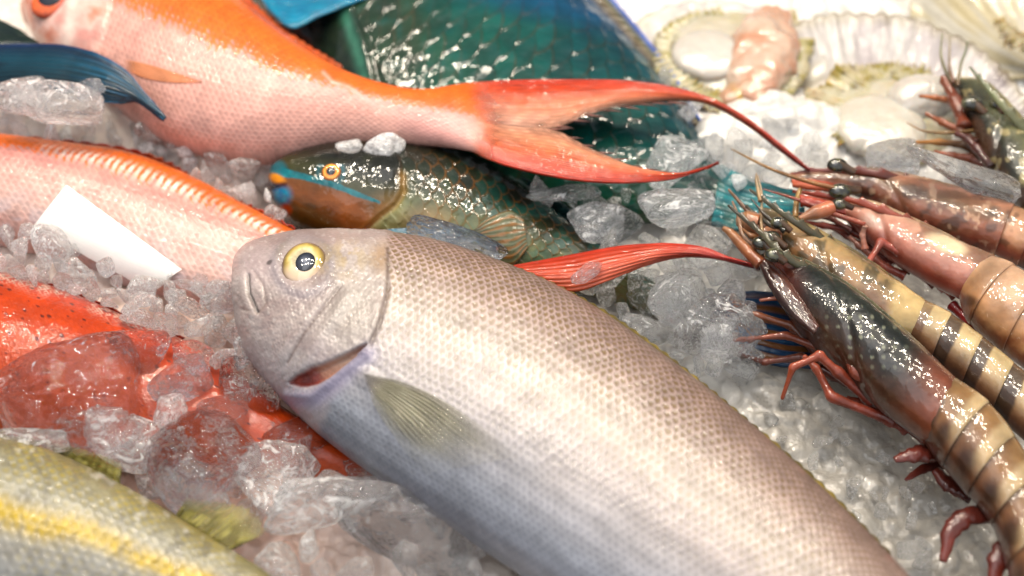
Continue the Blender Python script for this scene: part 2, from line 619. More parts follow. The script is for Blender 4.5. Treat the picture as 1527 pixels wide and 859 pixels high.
# ---- large silver fish -------------------------------------------------
def silver_fish():
    D = [(350, 420), (355, 385), (386, 363), (458, 350), (560, 353), (660, 369), (770, 407), (870, 455), (970, 522), (1080, 605), (1190, 699), (1300, 803), (1420, 930), (1560, 1070)]
    V = [(351, 452), (353, 500), (371, 547), (408, 590), (455, 638), (525, 692), (610, 750), (700, 810), (790, 870), (890, 937), (1010, 1002), (1140, 1057), (1290, 1092), (1470, 1150)]
    T = [.004, .013, .019, .0225, .026, .028, .029, .029, .028, .026, .023, .019, .014, .008]
    B = Body(D, V, T, 0.031, e=2.15, ns=760, nv=300, nb=20)
    gx_y = [340, 375, 430, 480, 510, 530, 560, 600, 660]
    gx_x = [578, 580, 577, 567, 556, 545, 520, 490, 470]
    gill = [(578, 372), (579, 430), (567, 480), (553, 512)]
    slit = [(432, 571), (455, 566), (485, 553), (515, 535), (546, 514)]
    preop = [(508, 428), (480, 460), (452, 498), (428, 540)]
    mouth = [(370, 410), (371, 436), (383, 464)]
    nrows = 54

    def cells(G):
        wx, wy = G['px'] / 70, G['py'] / 70
        return scale_cells(G['s'] / 0.0031 + 1.4 * (fbm(wx, wy, 2.5) - 0.5) + 0.16 * (fbm(wx * 6, wy * 6, 7.5) - 0.5),
                           G['v'] * nrows + 2.0 * (fbm(wx, wy, 12.5) - 0.5) + 0.16 * (fbm(wx * 6, wy * 6, 3.5) - 0.5))

    def head(G):
        gx = np.interp(G['py'], gx_y, gx_x)
        return 1 - sst(-9, 9, G['px'] - gx + 14 * (fbm(G['px'] / 9, G['py'] / 9, 5) - 0.5))

    def disp(G):
        px, py, v_ = G['px'], G['py'], G['v']
        e, rid, dy = cells(G)
        hd = head(G)
        fade = np.interp(G['v'], [0, 0.04, 0.9, 1], [0.2, 1, 0.6, 0.2])
        h = (1 - hd) * fade * 0.00038 * (e - 0.55 + 0.25 * (rid - 0.5)) * (0.5 + fbm(px / 45, py / 45, 4.4))
        gx = np.interp(py, gx_y, gx_x)
        h += hd * 0.0009 * np.exp(-np.clip(gx - px, 0, None) / 28) * (py < 530)
        h -= 0.0010 * sst(380, 420, py) * np.exp(-(dpoly(px, py, gill) / 3.5) ** 2)
        h -= 0.0005 * np.exp(-(dpoly(px, py, preop) / 3) ** 2)
        h += 0.0005 * np.exp(-(dpoly(px, py, [(p[0] - 8, p[1] - 6) for p in preop]) / 9) ** 2)
        h -= 0.0011 * np.exp(-(dpoly(px, py, mouth) / 2.6) ** 2)
        h += 0.0008 * np.exp(-(dpoly(px, py, [(p[0] - 9, p[1]) for p in mouth]) / 7) ** 2)
        d, t = dpoly(px, py, slit, True)
        wd = np.interp(t, [0, 0.12, 0.35, 0.6, 0.85, 1], [3, 10, 15, 11, 6, 2])
        h -= 0.0028 * (1 - sst(0.45, 1.2, d / wd))
        h += 0.0014 * blob(px, py, 550, 567, 20, 13, 30, 0.7)
        h += 0.0012 * np.exp(-(dpoly(px, py, [(430, 588), (466, 590), (500, 565), (546, 530)]) / 7) ** 2)
        h += 0.0007 * np.exp(-((np.hypot((px - 453), (py - 393)) - 41) / 8) ** 2)
        h += hd * 0.0005 * (fbm(px / 7, py / 7, 0.4) - 0.5) + hd * 0.0007 * (fbm(px / 26, py / 26, 5.4) - 0.5)
        h -= hd * 0.0004 * np.exp(-(dpoly(px, py, [(362, 462), (384, 466), (396, 452), (392, 424), (378, 404)]) / 3) ** 2)
        he, hr, _ = scale_cells(G['s'] / 0.0023, v_ * 70)
        h += hd * 0.00022 * (he - 0.6) * sst(0.35, 0.6, fbm(px / 30, py / 30, 1.4)) * (px > 400)
        h += hd * 0.0008 * np.exp(-(dpoly(px, py, [(520, 440), (495, 478), (470, 512), (452, 545)]) / 10) ** 2)
        cheek = hd * blob(px, py, 420, 480, 60, 45, 20)
        h += cheek * 0.0005 * (fbm((px * 0.9 - py * 0.3) / 12, (px * 0.3 + py * 0.9) / 4, 4) - 0.5)
        return h

    def colr(G):
        px, py, v = G['px'], G['py'], G['v']
        e, rid, dy = cells(G)
        hd = head(G)
        nz = fbm(px / 55, py / 55, 1.7)
        vv = np.clip(v + 0.05 * (nz - 0.5), 0, 1)
        base = ramp(vv, [(0, '#5f4742'), (0.15, '#775e58'), (0.3, '#8f7771'), (0.4, '#a8928b'), (0.5, '#b9aba3'), (0.58, '#b5a8a5'), (0.7, '#a5a0a2'), (0.82, '#8d9099'), (1, '#6c717d')])
        # scale pattern: pale pearly centres, yellow-brown pockets between them
        k = np.interp(v, [0, 0.1, 0.38, 0.5, 0.7, 1], [1.1, 1.2, 1.1, 0.6, 0.45, 0.4]) * np.clip(0.55 + 0.9 * fbm(px / 60, py / 60, 8.1), 0.4, 1.3)
        pocket = (1 - sst(0.5, 0.78, e))
        edge = sst(0.9, 1.0, e)
        ol = ramp(vv, [(0, '#4a372c'), (0.35, '#7d6444'), (0.55, '#a8967c'), (0.75, '#858590'), (1, '#5f6678')])
        c = mix(base, ol, np.clip(pocket * k * 0.95, 0, 1))
        pearl = sst(0.6, 0.82, e) * (1 - edge)
        c = mix(c, np.clip(base * 1.42 + 0.03, 0, 0.9), np.clip(pearl * k * (0.5 + 0.25 * rid), 0, 1))
        c = c * (1 - 0.22 * edge * k)[..., None]
        c = mix(c, base * 0.72, 0.5 * np.exp(-((v - 0.30 - 0.02 * np.sin(G['u'] * 5)) / 0.008) ** 2) * (e > 0.4))
        c = c * (0.93 + 0.14 * rid)[..., None]
        c = c * (1 + 0.10 * np.sin(v * nrows * np.pi * 0.5 + 2.0 * fbm(px / 60, py / 60, 6)) * sst(0.3, 0.5, v))[..., None]
        c = mix(c, hexl('#a0766a'), 0.5 * sst(0.68, 0.8, fbm(px / 26, py / 26, 9.9)) * (v < 0.3))
        hc = ramp(fbm(px / 40, py / 30, 3.3), [(0.25, '#a08d89'), (0.5, '#b3a49f'), (0.75, '#c4b6b0')])
        hc = mix(hc, hexl('#a9a7b0'), 0.6 * sst(470, 600, py))
        he, hr, _ = scale_cells(G['s'] / 0.0023, v * 70)
        hc = hc * (0.86 + 0.24 * sst(0.4, 0.9, he) * hr + 0.1 * (fbm(px / 12, py / 12, 8.2) - 0.5))[..., None]
        hc = mix(hc, hexl('#8d7a72'), 0.55 * np.exp(-(dpoly(px, py, [(362, 462), (384, 466), (396, 452), (392, 424), (378, 404)]) / 3) ** 2))
        hc = mix(hc, hexl('#b9a2a4'), 0.5 * blob(px, py, 385, 395, 30, 30, 0, 0.8))
        hc = mix(hc, hexl('#9a9488'), 0.5 * blob(px, py, 530, 460, 36, 50, 20, 0.8))
        hc = mix(hc, hexl('#7d6a42'), 0.7 * np.exp(-((np.hypot((px - 453) / 1.05, py - 388) - 37) / 5) ** 2) * sst(400, 370, py))
        hc = mix(hc, hexl('#b79c62'), 0.55 * blob(px, py, 505, 385, 45, 25, 0, 0.8) * sst(0.35, 0.65, fbm(px / 9, py / 9)))
        hc = mix(hc, hexl('#a8814e'), 0.6 * blob(px, py, 570, 385, 16, 22, 0, 0.8))
        hc = mix(hc, hexl('#8f7773'), 0.6 * blob(px, py, 470, 352, 90, 12, 0, 0.8))
        hc = mix(hc, hexl('#8f827c'), 0.35 * sst(0.55, 0.75, fbm(px / 4, py / 4, 6)))
        hc = mix(hc, hexl('#d8d0ca'), 0.35 * sst(0.66, 0.8, fbm(px / 4 + 9, py / 4, 2)))
        hc = mix(hc, hexl('#8d8791'), 0.4 * np.exp(-((np.hypot(px - 453, py - 396) - 44) / 9) ** 2))
        c = mix(c, hc, hd)
        c = mix(c, hexl('#3a302e'), 0.8 * blob(px, py, 402, 392, 5, 3, -30, 0.4))
        for ln, w, cc, a in ((preop, 2.2, '#6b5954', 0.75), (mouth, 2.0, '#453a38', 0.85), (gill, 3.0, '#5e4a40', 0.75)):
            c = mix(c, hexl(cc), a * np.exp(-(dpoly(px, py, ln) / w) ** 2))
        c = mix(c, hexl('#8e87a6'), 0.75 * np.exp(-(dpoly(px, py, [(432, 596), (470, 596), (510, 562), (550, 528)]) / 14) ** 2))
        d, t = dpoly(px, py, slit, True)
        wd = np.interp(t, [0, 0.12, 0.35, 0.6, 0.85, 1], [3, 10, 15, 11, 6, 2])
        ins = 1 - sst(0.75, 1.05, d / wd)
        c = mix(c, ramp(t + 0.12 * (fbm(px / 6, py / 6) - 0.5), [(0, '#a0463a'), (0.2, '#6a2620'), (0.36, '#84382e'), (0.46, '#a8735c'), (0.75, '#a88672'), (1, '#94604f')]), ins)
        return c * 0.95

    loc = B.P.mean(axis=(0, 1)); loc[2] = 0.0
    r = thing('silver_fish', 'large whole silver fish with mauve scaly back and a wide pale yellow eye, in front', 'fish', loc)
    B.build('body', M['silver'], r, colr, disp)
    lens_eye(B, 453, 393, 0.0088, M['eye'], r,
             [(0, '#8a8068'), (0.42, '#a89c7c'), (0.5, '#c2b48c'), (0.68, '#b09a55'), (0.82, '#8a7436'), (0.92, '#655040'), (1, '#6a5a54')],
             [(0, '#8a8d96'), (0.2, '#4d515c'), (0.5, '#2b2f39'), (0.85, '#1a1d25'), (1, '#2a2620')], 0.46, 1.2, pc=(455, 391), lower='#c4ab96')
    # pectoral fin laid on the flank
    def pcol(G):
        rayk = np.abs(np.sin(G['v'] * 15 * np.pi + 0.8 * np.sin(G['u'] * 5)))
        c = mix(hexl('#57523a'), hexl('#aaa48c'), sst(0.2, 0.9, rayk))
        c = mix(c, hexl('#b5aaa0'), 0.8 * sst(0.22, 0.05, G['u']))
        return mix(c, hexl('#b9b4a4'), 0.5 * sst(0.5, 1.0, G['u'])) * (0.7 + 0.6 * fbm(G['u'] * 4, G['v'] * 36))[..., None]

    def palp(G):
        rayk = np.abs(np.sin(G['v'] * 15 * np.pi + 0.8 * np.sin(G['u'] * 5)))
        a = sst(-0.05, 0.2, G['u']) * (0.92 - 0.85 * sst(0.42, 1.0, G['u'])) * (0.75 + 0.35 * (1 - rayk)) * (1 - 0.85 * sst(0.55, 1.0, G['v'])) * (1 - 0.5 * sst(0.2, 0.0, G['v']))
        return np.clip(a * (0.7 + 0.6 * fbm(G['u'] * 5, G['v'] * 25, 3)), 0.03, 1)
    sheet('pectoral_fin', [(543, 558), (600, 572), (655, 596), (715, 636), (775, 684)], [(549, 574), (562, 608), (584, 642), (610, 676), (640, 706)], 0, 0, M['thinfin'], r, pcol,
          nu=90, nv=90, rays=15, amp=0.0005, thick=0.0003, body=B, lift=0.0016, alphafn=palp)
    # folded dorsal fin lying along the back
    sheet('dorsal_fin', [(700, 382), (800, 421), (900, 473), (1000, 544), (1100, 622), (1210, 717), (1320, 825)], [(708, 375), (812, 417), (914, 472), (1016, 546), (1114, 626), (1222, 719), (1332, 827)],
          0.033, 0.031, M['fin'], r,
          lambda G: mix(hexl('#7a6a34'), hexl('#b49b3c'), sst(0.45, 0.7, fbm(G['u'] * 30, G['v'] * 2))) * 0.85, nu=200, nv=8, rays=40, amp=0.0006, thick=0.0008, along=False, ragged=0.12)
    return B


# ---- orange and pink fish with the long forked tail ---------------------
def snapper_colour(G, sc, nrows, edge_v=0.52, back='#d8662f', deep='#cb5222', belly='#d8a598', size=0.0034, silver=0.0):
    px, py, v = G['px'], G['py'], G['v']
    e, rid, dy = scale_cells(G['s'] / size, v * nrows)
    nz = fbm(px / 45, py / 45, 4.2)
    b = ramp(np.clip(v + 0.08 * (nz - 0.5), 0, 1), [(0, deep), (0.12, back), (0.36, '#dc6d38'), (1, '#dd7848')])
    p = ramp(np.clip(v, 0, 1), [(0, '#d89482'), (0.5, '#d4948a'), (0.75, belly), (1, '#dcaca0')])
    tooth = edge_v + 0.075 * (e - 0.5) + 0.04 * (rid - 0.5) + 0.05 * (nz - 0.5)
    c = mix(b, p, sst(-0.012, 0.012, v - tooth))
    c = c * (0.86 + 0.22 * sst(0.5, 0.95, e))[..., None] * (0.92 + 0.16 * rid)[..., None]
    return c, e, rid


def top_fish():
    D = [(30, 5), (58, -48), (120, -88), (200, -78), (285, -42), (357, 0), (432, 58), (508, 103), (570, 125), (630, 134), (690, 125), (740, 121)]
    V = [(36, 34), (50, 70), (100, 118), (170, 168), (250, 218), (335, 242), (420, 247), (500, 237), (570, 224), (635, 218), (706, 227), (752, 245)]
    T = [.004, .015, .022, .026, .028, .027, .024, .019, .013, .009, .0055, .0012]
    B = Body(D, V, T, [.03, .03, .03, .03, .03, .03, .03, .031, .033, .036, .038, .0405], e=2.1, ns=560, nv=240, nb=16)

    def disp(G):
        e, rid, dy = scale_cells(G['s'] / 0.0034, G['v'] * 42)
        hd = 1 - sst(120, 150, G['px'] + 0.3 * (G['py'] - 60))
        h = (1 - hd) * 0.00022 * (e - 0.5) * np.interp(G['v'], [0, .05, .95, 1], [.2, 1, 1, .2])
        h += 0.0005 * np.exp(-((G['px'] + 0.25 * G['py'] - 160) / 9) ** 2) - 0.0004 * np.exp(-((G['px'] + 0.25 * G['py'] - 170) / 5) ** 2)
        return h

    def colr(G):
        px, py = G['px'], G['py']
        c, e, rid = snapper_colour(G, None, 42, 0.55)
        hd = 1 - sst(125, 175, px + 0.3 * (py - 60))
        hc = ramp(fbm(px / 25, py / 25, 2), [(0.3, '#dba096'), (0.55, '#e8c2b6'), (0.75, '#d98a72')])
        hc = mix(hc, hexl('#e06a3a'), 0.6 * np.exp(-((px - 40) / 12) ** 2))
        hc = mix(hc, hexl('#f0dcd0'), 0.8 * np.exp(-((px + 0.15 * py - 108) / 9) ** 2))
        c = mix(c, hc, hd * sst(-80, -10, py))
        # pale lateral mark and smudge near the tail
        c = mix(c, hexl('#c98f8c'), 0.5 * blob(px, py, 660, 190, 60, 26, 10, 0.7))
        c = mix(c, ramp((py - 122) / 120, [(0, '#cc3c18'), (0.25, '#d9562c'), (0.5, '#dd8064'), (0.8, '#dd7250'), (1, '#cf4420')]), sst(690, 740, px + 10 * (rid - 0.5)))
        c = mix(c, hexl('#eab8ae'), 0.6 * np.exp(-(dpoly(px, py, [(482, 108), (495, 122), (520, 130), (560, 158)]) / 3) ** 2))
        return c

    loc = B.P.mean(axis=(0, 1)); loc[2] = 0
    r = thing('orange_fish', 'orange backed fish whose long forked red tail lies over the dark teal fish', 'fish', loc)
    B.build('body', M['red'], r, colr, disp)
    lens_eye(B, 73, 4, 0.0105, M['eye'], r, [(0, '#d2551f'), (0.7, '#d9602a'), (0.88, '#a83c1c'), (1, '#5a2418')], [(0, '#1c2440'), (0.7, '#10131f'), (1, '#08090c')], 0.62, 0.8, pc=(74, -4))
    sheet('pectoral_fin', [(183, 88), (220, 96), (260, 108), (302, 122)], [(186, 104), (220, 118), (260, 124), (300, 124)], 0, 0, M['thinfin'], r,
          lambda G: mix(hexl('#f08a50'), hexl('#f4a678'), np.abs(np.sin(G['v'] * 8 * 3.14))), nu=40, nv=24, rays=8, amp=0.0002, thick=0.0002, body=B, lift=0.0004, alphafn=lambda G: 0.55 * sst(0.0, 0.2, G['u']) * (1 - 0.5 * sst(0.7, 1, G['u'])))
    sheet('dorsal_fin', [(300, -36), (360, 2), (432, 58), (508, 102)], [(318, -40), (378, 6), (446, 60), (512, 99)], 0.034, 0.031, M['fin'], r,
          lambda G: mix(hexl('#d84c22'), hexl('#ec8048'), fbm(G['u'] * 30, G['v'] * 3)), nu=80, nv=8, rays=18, amp=0.0008, along=False)

    def tailcol(dark_edge):
        def f(G):
            u, v = G['u'], G['v']
            ray = 1 - np.abs(np.cos(v * 14 * np.pi + 1.5 * np.sin(u * 3))) ** 10
            bead = 0.75 + 0.25 * np.sin(u * 120 + 9 * np.sin(v * 47))
            base = ramp(v, [(0, '#b02808'), (0.22, '#c43c10'), (0.45, '#cf5c2c'), (0.75, '#d68a66'), (1, '#d09a80')])
            base = mix(base, hexl('#b02a10'), 0.85 * sst(0.5, 0.8, u))
            base = mix(base, hexl('#8e1a14'), 0.75 * sst(0.78, 1.0, u))
            base = mix(base, hexl('#dc7452'), 0.5 * (1 - sst(0.0, 0.14, u)))
            c = base * (0.55 + 0.55 * ray * bead)[..., None] * (0.8 + 0.4 * fbm(u * 6, v * 40, 3))[..., None]
            c = mix(c, hexl('#3d3330'), 0.7 * sst(0.965, 1.0, v) * sst(0.25, 0.4, u) * (1 - sst(0.6, 0.7, u)))
            return c
        return f
    def tailalp(G):
        u, v = G['u'], G['v']
        ray = np.abs(np.sin(v * 22 * np.pi)) ** 0.7
        a = sst(0.0, 0.13, u + 0.05 * (fbm(u * 30, v * 14, 2) - 0.5))
        thin = sst(0.70, 1.0, v) * sst(0.12, 0.25, u) * (1 - sst(0.6, 0.72, u))
        return np.clip(a * (1 - thin * (0.35 + 0.6 * ray * sst(0.4, 0.6, fbm(u * 40, v * 6, 1)))), 0.0, 1)
    tf = thing_part('tail_fin', r)
    zU = [.0455, .0460, .045, .046, .044, .040, .034, .030]
    sheet('upper_lobe', [(690, 125), (760, 120), (860, 119), (950, 122), (1040, 140), (1110, 174), (1165, 216), (1207, 253)],
          [(712, 182), (770, 189), (826, 192), (880, 171), (950, 156), (1040, 151), (1108, 182), (1162, 223), (1207, 254)],
          zU, [z - 0.003 for z in zU], M['thinfin'], tf, tailcol(True), alphafn=tailalp, nu=260, nv=64, rays=22, amp=0.0005, thick=0.0006, sag=0.002)
    zL = [.0455, .0460, .046, .047, .047, .046, .043, .040]
    sheet('lower_lobe', [(704, 227), (760, 249), (850, 268), (930, 273), (1000, 268), (1035, 258), (1055, 250), (1072, 242)],
          [(712, 182), (770, 189), (826, 194), (880, 222), (940, 248), (1000, 260), (1045, 252), (1072, 242)],
          zL, [z - 0.002 for z in zL], M['thinfin'], tf, tailcol(True), alphafn=tailalp, nu=220, nv=64, rays=22, amp=0.0005, thick=0.0006, sag=0.002)
    # free ray tips along the fork
    rt = []
    for k in range(16):
        t = k / 15.0
        if k % 2:
            p = cr([(826, 192), (880, 171), (950, 156), (1010, 152)], np.array([t * 3]))[0]
            q = p + np.array([18 + 10 * RNG.rand(), 2 + 7 * RNG.rand()])
        else:
            p = cr([(826, 194), (880, 222), (940, 248), (985, 257)], np.array([t * 3]))[0]
            q = p + np.array([20 + 10 * RNG.rand(), -4 + 7 * RNG.rand()])
        tube('fin_ray', at(np.array([p - (14, 0), (p + q) / 2, q]), np.array([.0425, .0425, .042])), [.0005, .0004, .0001], M['fin'], tf, '#d98a74', '#33292a', nseg=10, sides=5)
    return B


def thing_part(name, parent):
    """an empty that gathers the pieces of one part"""
    o = bpy.data.objects.new(name, None)
    o.empty_display_size = 0.01
    return link(o, parent)


def left_fish():
    D = [(-160, 188), (-60, 196), (30, 207), (120, 219), (200, 232), (280, 262), (360, 303), (440, 345), (520, 380), (600, 398), (680, 404), (760, 398)]
    V = [(-200, 330), (-80, 355), (20, 375), (110, 400), (190, 430), (270, 455), (350, 470), (430, 480), (520, 480), (600, 468), (680, 446), (770, 424)]
    T = [.018, .021, .022, .022, .021, .02, .018, .016, .013, .010, .008, .005]
    B = Body(D, V, T, [.014, .014, .014, .014, .014, .013, .012, .012, .012, .013, .017, .024], e=2.1, ns=520, nv=180, nb=14)

    def disp(G):
        e, rid, dy = scale_cells(G['s'] / 0.0036, G['v'] * 30)
        h = 0.0002 * (e - 0.5)
        band = np.exp(-((G['v'] - 0.40) / 0.035) ** 2) * (G['px'] > 60)
        h += band * 0.0007 * np.abs(np.sin(G['s'] / 0.0036 * np.pi))
        return h

    def colr(G):
        px, py, v = G['px'], G['py'], G['v']
        c, e, rid = snapper_colour(G, None, 30, 0.42, back='#d96c36', deep='#d05c28', size=0.0036, belly='#e3beb2')
        band = np.exp(-((v - 0.40) / 0.05) ** 2) * sst(40, 90, px)
        tooth = sst(0.35, 0.8, np.abs(np.sin(G['s'] / 0.0036 * np.pi + (v - 0.4) * 30 + 1.5 * fbm(px / 20, py / 20, 5)))) * np.clip(1.6 * fbm(px / 14, py / 14, 2) , 0.2, 1)
        c = mix(c, hexl('#fbe9dc'), np.clip(0.95 * band * tooth, 0, 1))  # white highlights painted on the lateral row of scales
        lines = np.sin(px * 0.55 + py * 0.32 + 4 * fbm(px / 40, py / 40))
        c = c * (1 - 0.10 * (lines > 0.2) * (v < 0.36))[..., None]
        c = mix(c, hexl('#d6cdd2'), 0.5 * sst(0.6, 0.9, v) * sst(0.4, 0.6, fbm(px / 30, py / 18, 9)))
        return c

    loc = B.P.mean(axis=(0, 1)); loc[2] = 0
    r = thing('orange_fish', 'orange fish carrying a blank white paper slip on its pale side', 'fish', loc)
    B.build('body', M['red'], r, colr, disp)
    sheet('dorsal_fin', [(40, 210), (120, 219), (200, 232), (255, 252), (285, 270), (306, 302), (345, 304), (390, 322), (440, 346)],
          [(42, 203), (122, 212), (202, 225), (262, 246), (292, 270), (312, 296), (350, 296), (394, 316), (442, 340)], 0.016, 0.020, M['fin'], r,
          lambda G: mix(hexl('#c93a1c'), hexl('#e9804e'), sst(0.3, 0.8, fbm(G['u'] * 24, G['v'] * 2))), nu=120, nv=8, rays=26, amp=0.0007, along=False, ragged=0.25)

    def tc(G):
        u, v = G['u'], G['v']
        c = ramp(v, [(0, '#c8321a'), (0.4, '#d9502a'), (1, '#d6613c')])
        c = mix(c, hexl('#c02c1a'), sst(0.4, 0.8, u))
        c = mix(c, hexl('#6d1512'), 0.8 * sst(0.85, 1.0, u))
        return c * (0.72 + 0.35 * np.abs(np.sin(v * 9 * np.pi)) ** 0.6)[..., None]
    zt = [.026, .032, .036, .037, .036, .034, .031]
    sheet('tail_fin', [(752, 398), (850, 380), (930, 366), (1000, 363), (1052, 370), (1090, 384), (1128, 396)], [(768, 424), (850, 436), (905, 420), (960, 396), (1012, 383), (1062, 384), (1128, 398)],
          zt, [z - .002 for z in zt], M['fin'], r, tc, nu=180, nv=40, rays=9, amp=0.0005, thick=0.0007, sag=0.003)
    # paper slip lying on the flank
    q = [np.array(p, float) for p in ((101, 279), (273, 402), (226, 430), (52, 337))]
    nu, nv = 40, 16
    P = np.zeros((nu, nv, 3))
    for i in range(nu):
        for j in range(nv):
            a, b = i / (nu - 1), j / (nv - 1)
            p = (q[0] * (1 - a) + q[1] * a) * (1 - b) + (q[3] * (1 - a) + q[2] * a) * b
            h, n = B.hit(*p)
            P[i, j] = h + n * 0.0016
    # paper bends only lengthwise: straighten across
    c0, c1 = P[:, :1], P[:, -1:]
    tt = np.linspace(0, 1, nv)[None, :, None]
    mid = P[:, nv // 2][:, None] - (c0 + c1) / 2
    P = c0 * (1 - tt) + c1 * tt + mid * 0.9 * (1 - (2 * tt - 1) ** 2)
    n = grid_normals(P, False); n *= np.sign(n[..., 2:3])
    full = np.concatenate([P, (P - n * 0.0003)[:, ::-1]], 1)
    o = raw_mesh('paper_slip', full, sheet_faces(nu, 2 * nv), M['card'], None, np.ones(full.shape) * hexl('#f2ede6'), smooth=False)
    tag(o, 'blank white rectangular paper slip laid on the side of an orange fish', 'paper')
    return B


def dark_red_fish():
    D = [(-150, 386), (-50, 400), (30, 417), (110, 441), (190, 475), (270, 507), (340, 548), (410, 600), (480, 645), (545, 676)]
    V = [(-200, 600), (-80, 640), (10, 670), (90, 690), (180, 702), (270, 707), (350, 712), (430, 716), (500, 722), (556, 720)]
    T = [.02, .023, .024, .023, .021, .018, .015, .012, .009, .005]
    B = Body(D, V, T, 0.008, e=2.1, ns=420, nv=180, nb=12)

    def disp(G):
        e, rid, dy = scale_cells(G['s'] / 0.0021, G['v'] * 64)
        return 0.0002 * (e - 0.5)

    def colr(G):
        px, py, v = G['px'], G['py'], G['v']
        e, rid, dy = scale_cells(G['s'] / 0.0021, v * 64)
        c = ramp(np.clip(v + 0.1 * (fbm(px / 40, py / 40) - 0.5), 0, 1), [(0, '#c8341c'), (0.2, '#d8431f'), (0.5, '#da4c22'), (1, '#d65530')])
        band = np.exp(-((v - 0.24) / 0.055) ** 2) * sst(0.45, 0.6, fbm(px / 18, py / 18, 3) + 0.12)
        c = mix(c, hexl('#f3d3c2'), 0.85 * band * (e > 0.62) * (rid > 0.25))  # pale scale glints painted in as a broken band
        # dark freckles
        U, W = G['s'] / 0.0062, v * 22
        iu, iw = np.floor(U).astype(int), np.floor(W).astype(int)
        jx, jy = _TAB[iu & 63, iw & 63, 1], _TAB[iu & 63, iw & 63, 2]
        d = np.hypot(U - iu - 0.2 - 0.6 * jx, W - iw - 0.2 - 0.6 * jy)
        c = mix(c, hexl('#55140f'), 0.85 * (1 - sst(0.6, 1.0, d / (0.06 + 0.16 * _TAB[iu & 63, iw & 63, 4]))) * (_TAB[iu & 63, iw & 63, 3] > 0.35))
        return c * np.array([0.62, 0.74, 0.72]) * (0.9 + 0.2 * rid)[..., None]

    loc = B.P.mean(axis=(0, 1)); loc[2] = 0
    r = thing('red_fish', 'deep red fish freckled with small dark dots, half buried under big clear ice lumps', 'fish', loc)
    B.build('body', M['red'], r, colr, disp)
    sheet('dorsal_fin', [(-20, 408), (60, 426), (130, 449), (200, 481), (270, 509)], [(-20, 402), (62, 420), (134, 443), (206, 475), (276, 503)], 0.010, 0.013, M['fin'], r,
          lambda G: mix(hexl('#a82212'), hexl('#d94a24'), fbm(G['u'] * 20, G['v'] * 2)), nu=70, nv=6, rays=18, amp=0.0006, along=False, ragged=0.3)
    sheet('tail_fin', [(545, 676), (580, 690), (615, 705), (650, 716)], [(556, 722), (590, 740), (625, 752), (665, 760)], 0.012, 0.012, M['fin'], r,
          lambda G: mix(hexl('#7d1a12'), hexl('#c8442a'), np.abs(np.sin(G['v'] * 30))), nu=30, nv=30, rays=9)
    return B


def yellow_fish():
    D = [(-150, 640), (-40, 648), (60, 669), (150, 708), (240, 757), (320, 806), (400, 856), (480, 915)]
    V = [(-250, 930), (-120, 950), (0, 965), (110, 975), (210, 985), (300, 990), (390, 995), (480, 1000)]
    T = [.022, .025, .026, .025, .022, .018, .013, .008]
    B = Body(D, V, T, 0.024, e=2.1, ns=460, nv=200, nb=12)

    def disp(G):
        e, rid, dy = scale_cells(G['s'] / 0.0040, G['v'] * 34)
        return 0.0004 * (e - 0.5 + 0.5 * (rid - 0.5))

    def colr(G):
        px, py, v = G['px'], G['py'], G['v']
        e, rid, dy = scale_cells(G['s'] / 0.0040, v * 34)
        nz = fbm(px / 30, py / 30, 5)
        vv = np.clip(v + 0.05 * (nz - 0.5), 0, 1)
        c = ramp(vv, [(0, '#4f4720'), (0.12, '#6d6430'), (0.25, '#8f8658'), (0.38, '#a09a80'), (0.46, '#9f9c8c'), (0.56, '#9fa09c'), (0.64, '#98948a'), (0.8, '#94979a'), (1, '#7f8595')])
        c = mix(c, hexl('#b5a135'), 0.75 * (1 - sst(0.5, 0.8, e)) * np.interp(v, [0, .1, .36, .44], [0.3, 0.9, 0.9, 0.3]) * sst(0.25, 0.6, fbm(px / 50, py / 40, 7)))
        band = np.exp(-((v - 0.535 - 0.012 * np.sin(px / 30)) / 0.045) ** 2) * (0.6 + 0.8 * fbm(px / 16, py / 16, 2))
        c = mix(c, ramp(e, [(0.3, '#c2a200'), (0.8, '#dcb800'), (1, '#a88c04')]), np.clip(1.15 * band, 0, 1))
        c = mix(c, hexl('#e6e2d8'), 0.5 * sst(0.6, 0.8, fbm(px / 12, py / 12, 1)) * (v < 0.4))
        c = mix(c, hexl('#6f6b62'), 0.45 * sst(0.55, 0.75, fbm(px / 14 + 4, py / 20, 3)))
        return c * 0.82 * (0.85 + 0.25 * rid)[..., None]

    loc = B.P.mean(axis=(0, 1)); loc[2] = 0
    r = thing('striped_fish', 'silver olive fish with one bright yellow stripe along its side, nearest the camera', 'fish', loc)
    B.build('body', M['silver'], r, colr, disp)
    fc = lambda G: mix(hexl('#7d7430'), hexl('#aea458'), sst(0.3, 0.7, fbm(G['u'] * 14, G['v'] * 4))) * (0.7 + 0.4 * np.abs(np.sin(G['u'] * 16 * np.pi)))[..., None]
    fa = lambda G: np.clip((0.85 - 0.6 * sst(0.3, 1.0, G['v'])) * (0.6 + 0.6 * fbm(G['u'] * 16, G['v'] * 3, 4)), 0.1, 1)
    sheet('dorsal_fin', [(-30, 655), (30, 663), (80, 678), (130, 699), (178, 722)], [(-20, 644), (45, 653), (100, 662), (145, 675), (180, 690)], 0.030, 0.034, M['thinfin'], r, fc, alphafn=fa, nu=90, nv=16, rays=16, amp=0.0005, thick=0.0006, along=False, ragged=0.12)
    sheet('second_dorsal_fin', [(262, 768), (290, 786), (320, 806), (345, 820)], [(278, 744), (330, 748), (378, 760), (400, 790)], 0.026, 0.030, M['thinfin'], r, fc, alphafn=fa, nu=60, nv=16, rays=12, amp=0.0005, thick=0.0006, along=False, ragged=0.12)
    return B


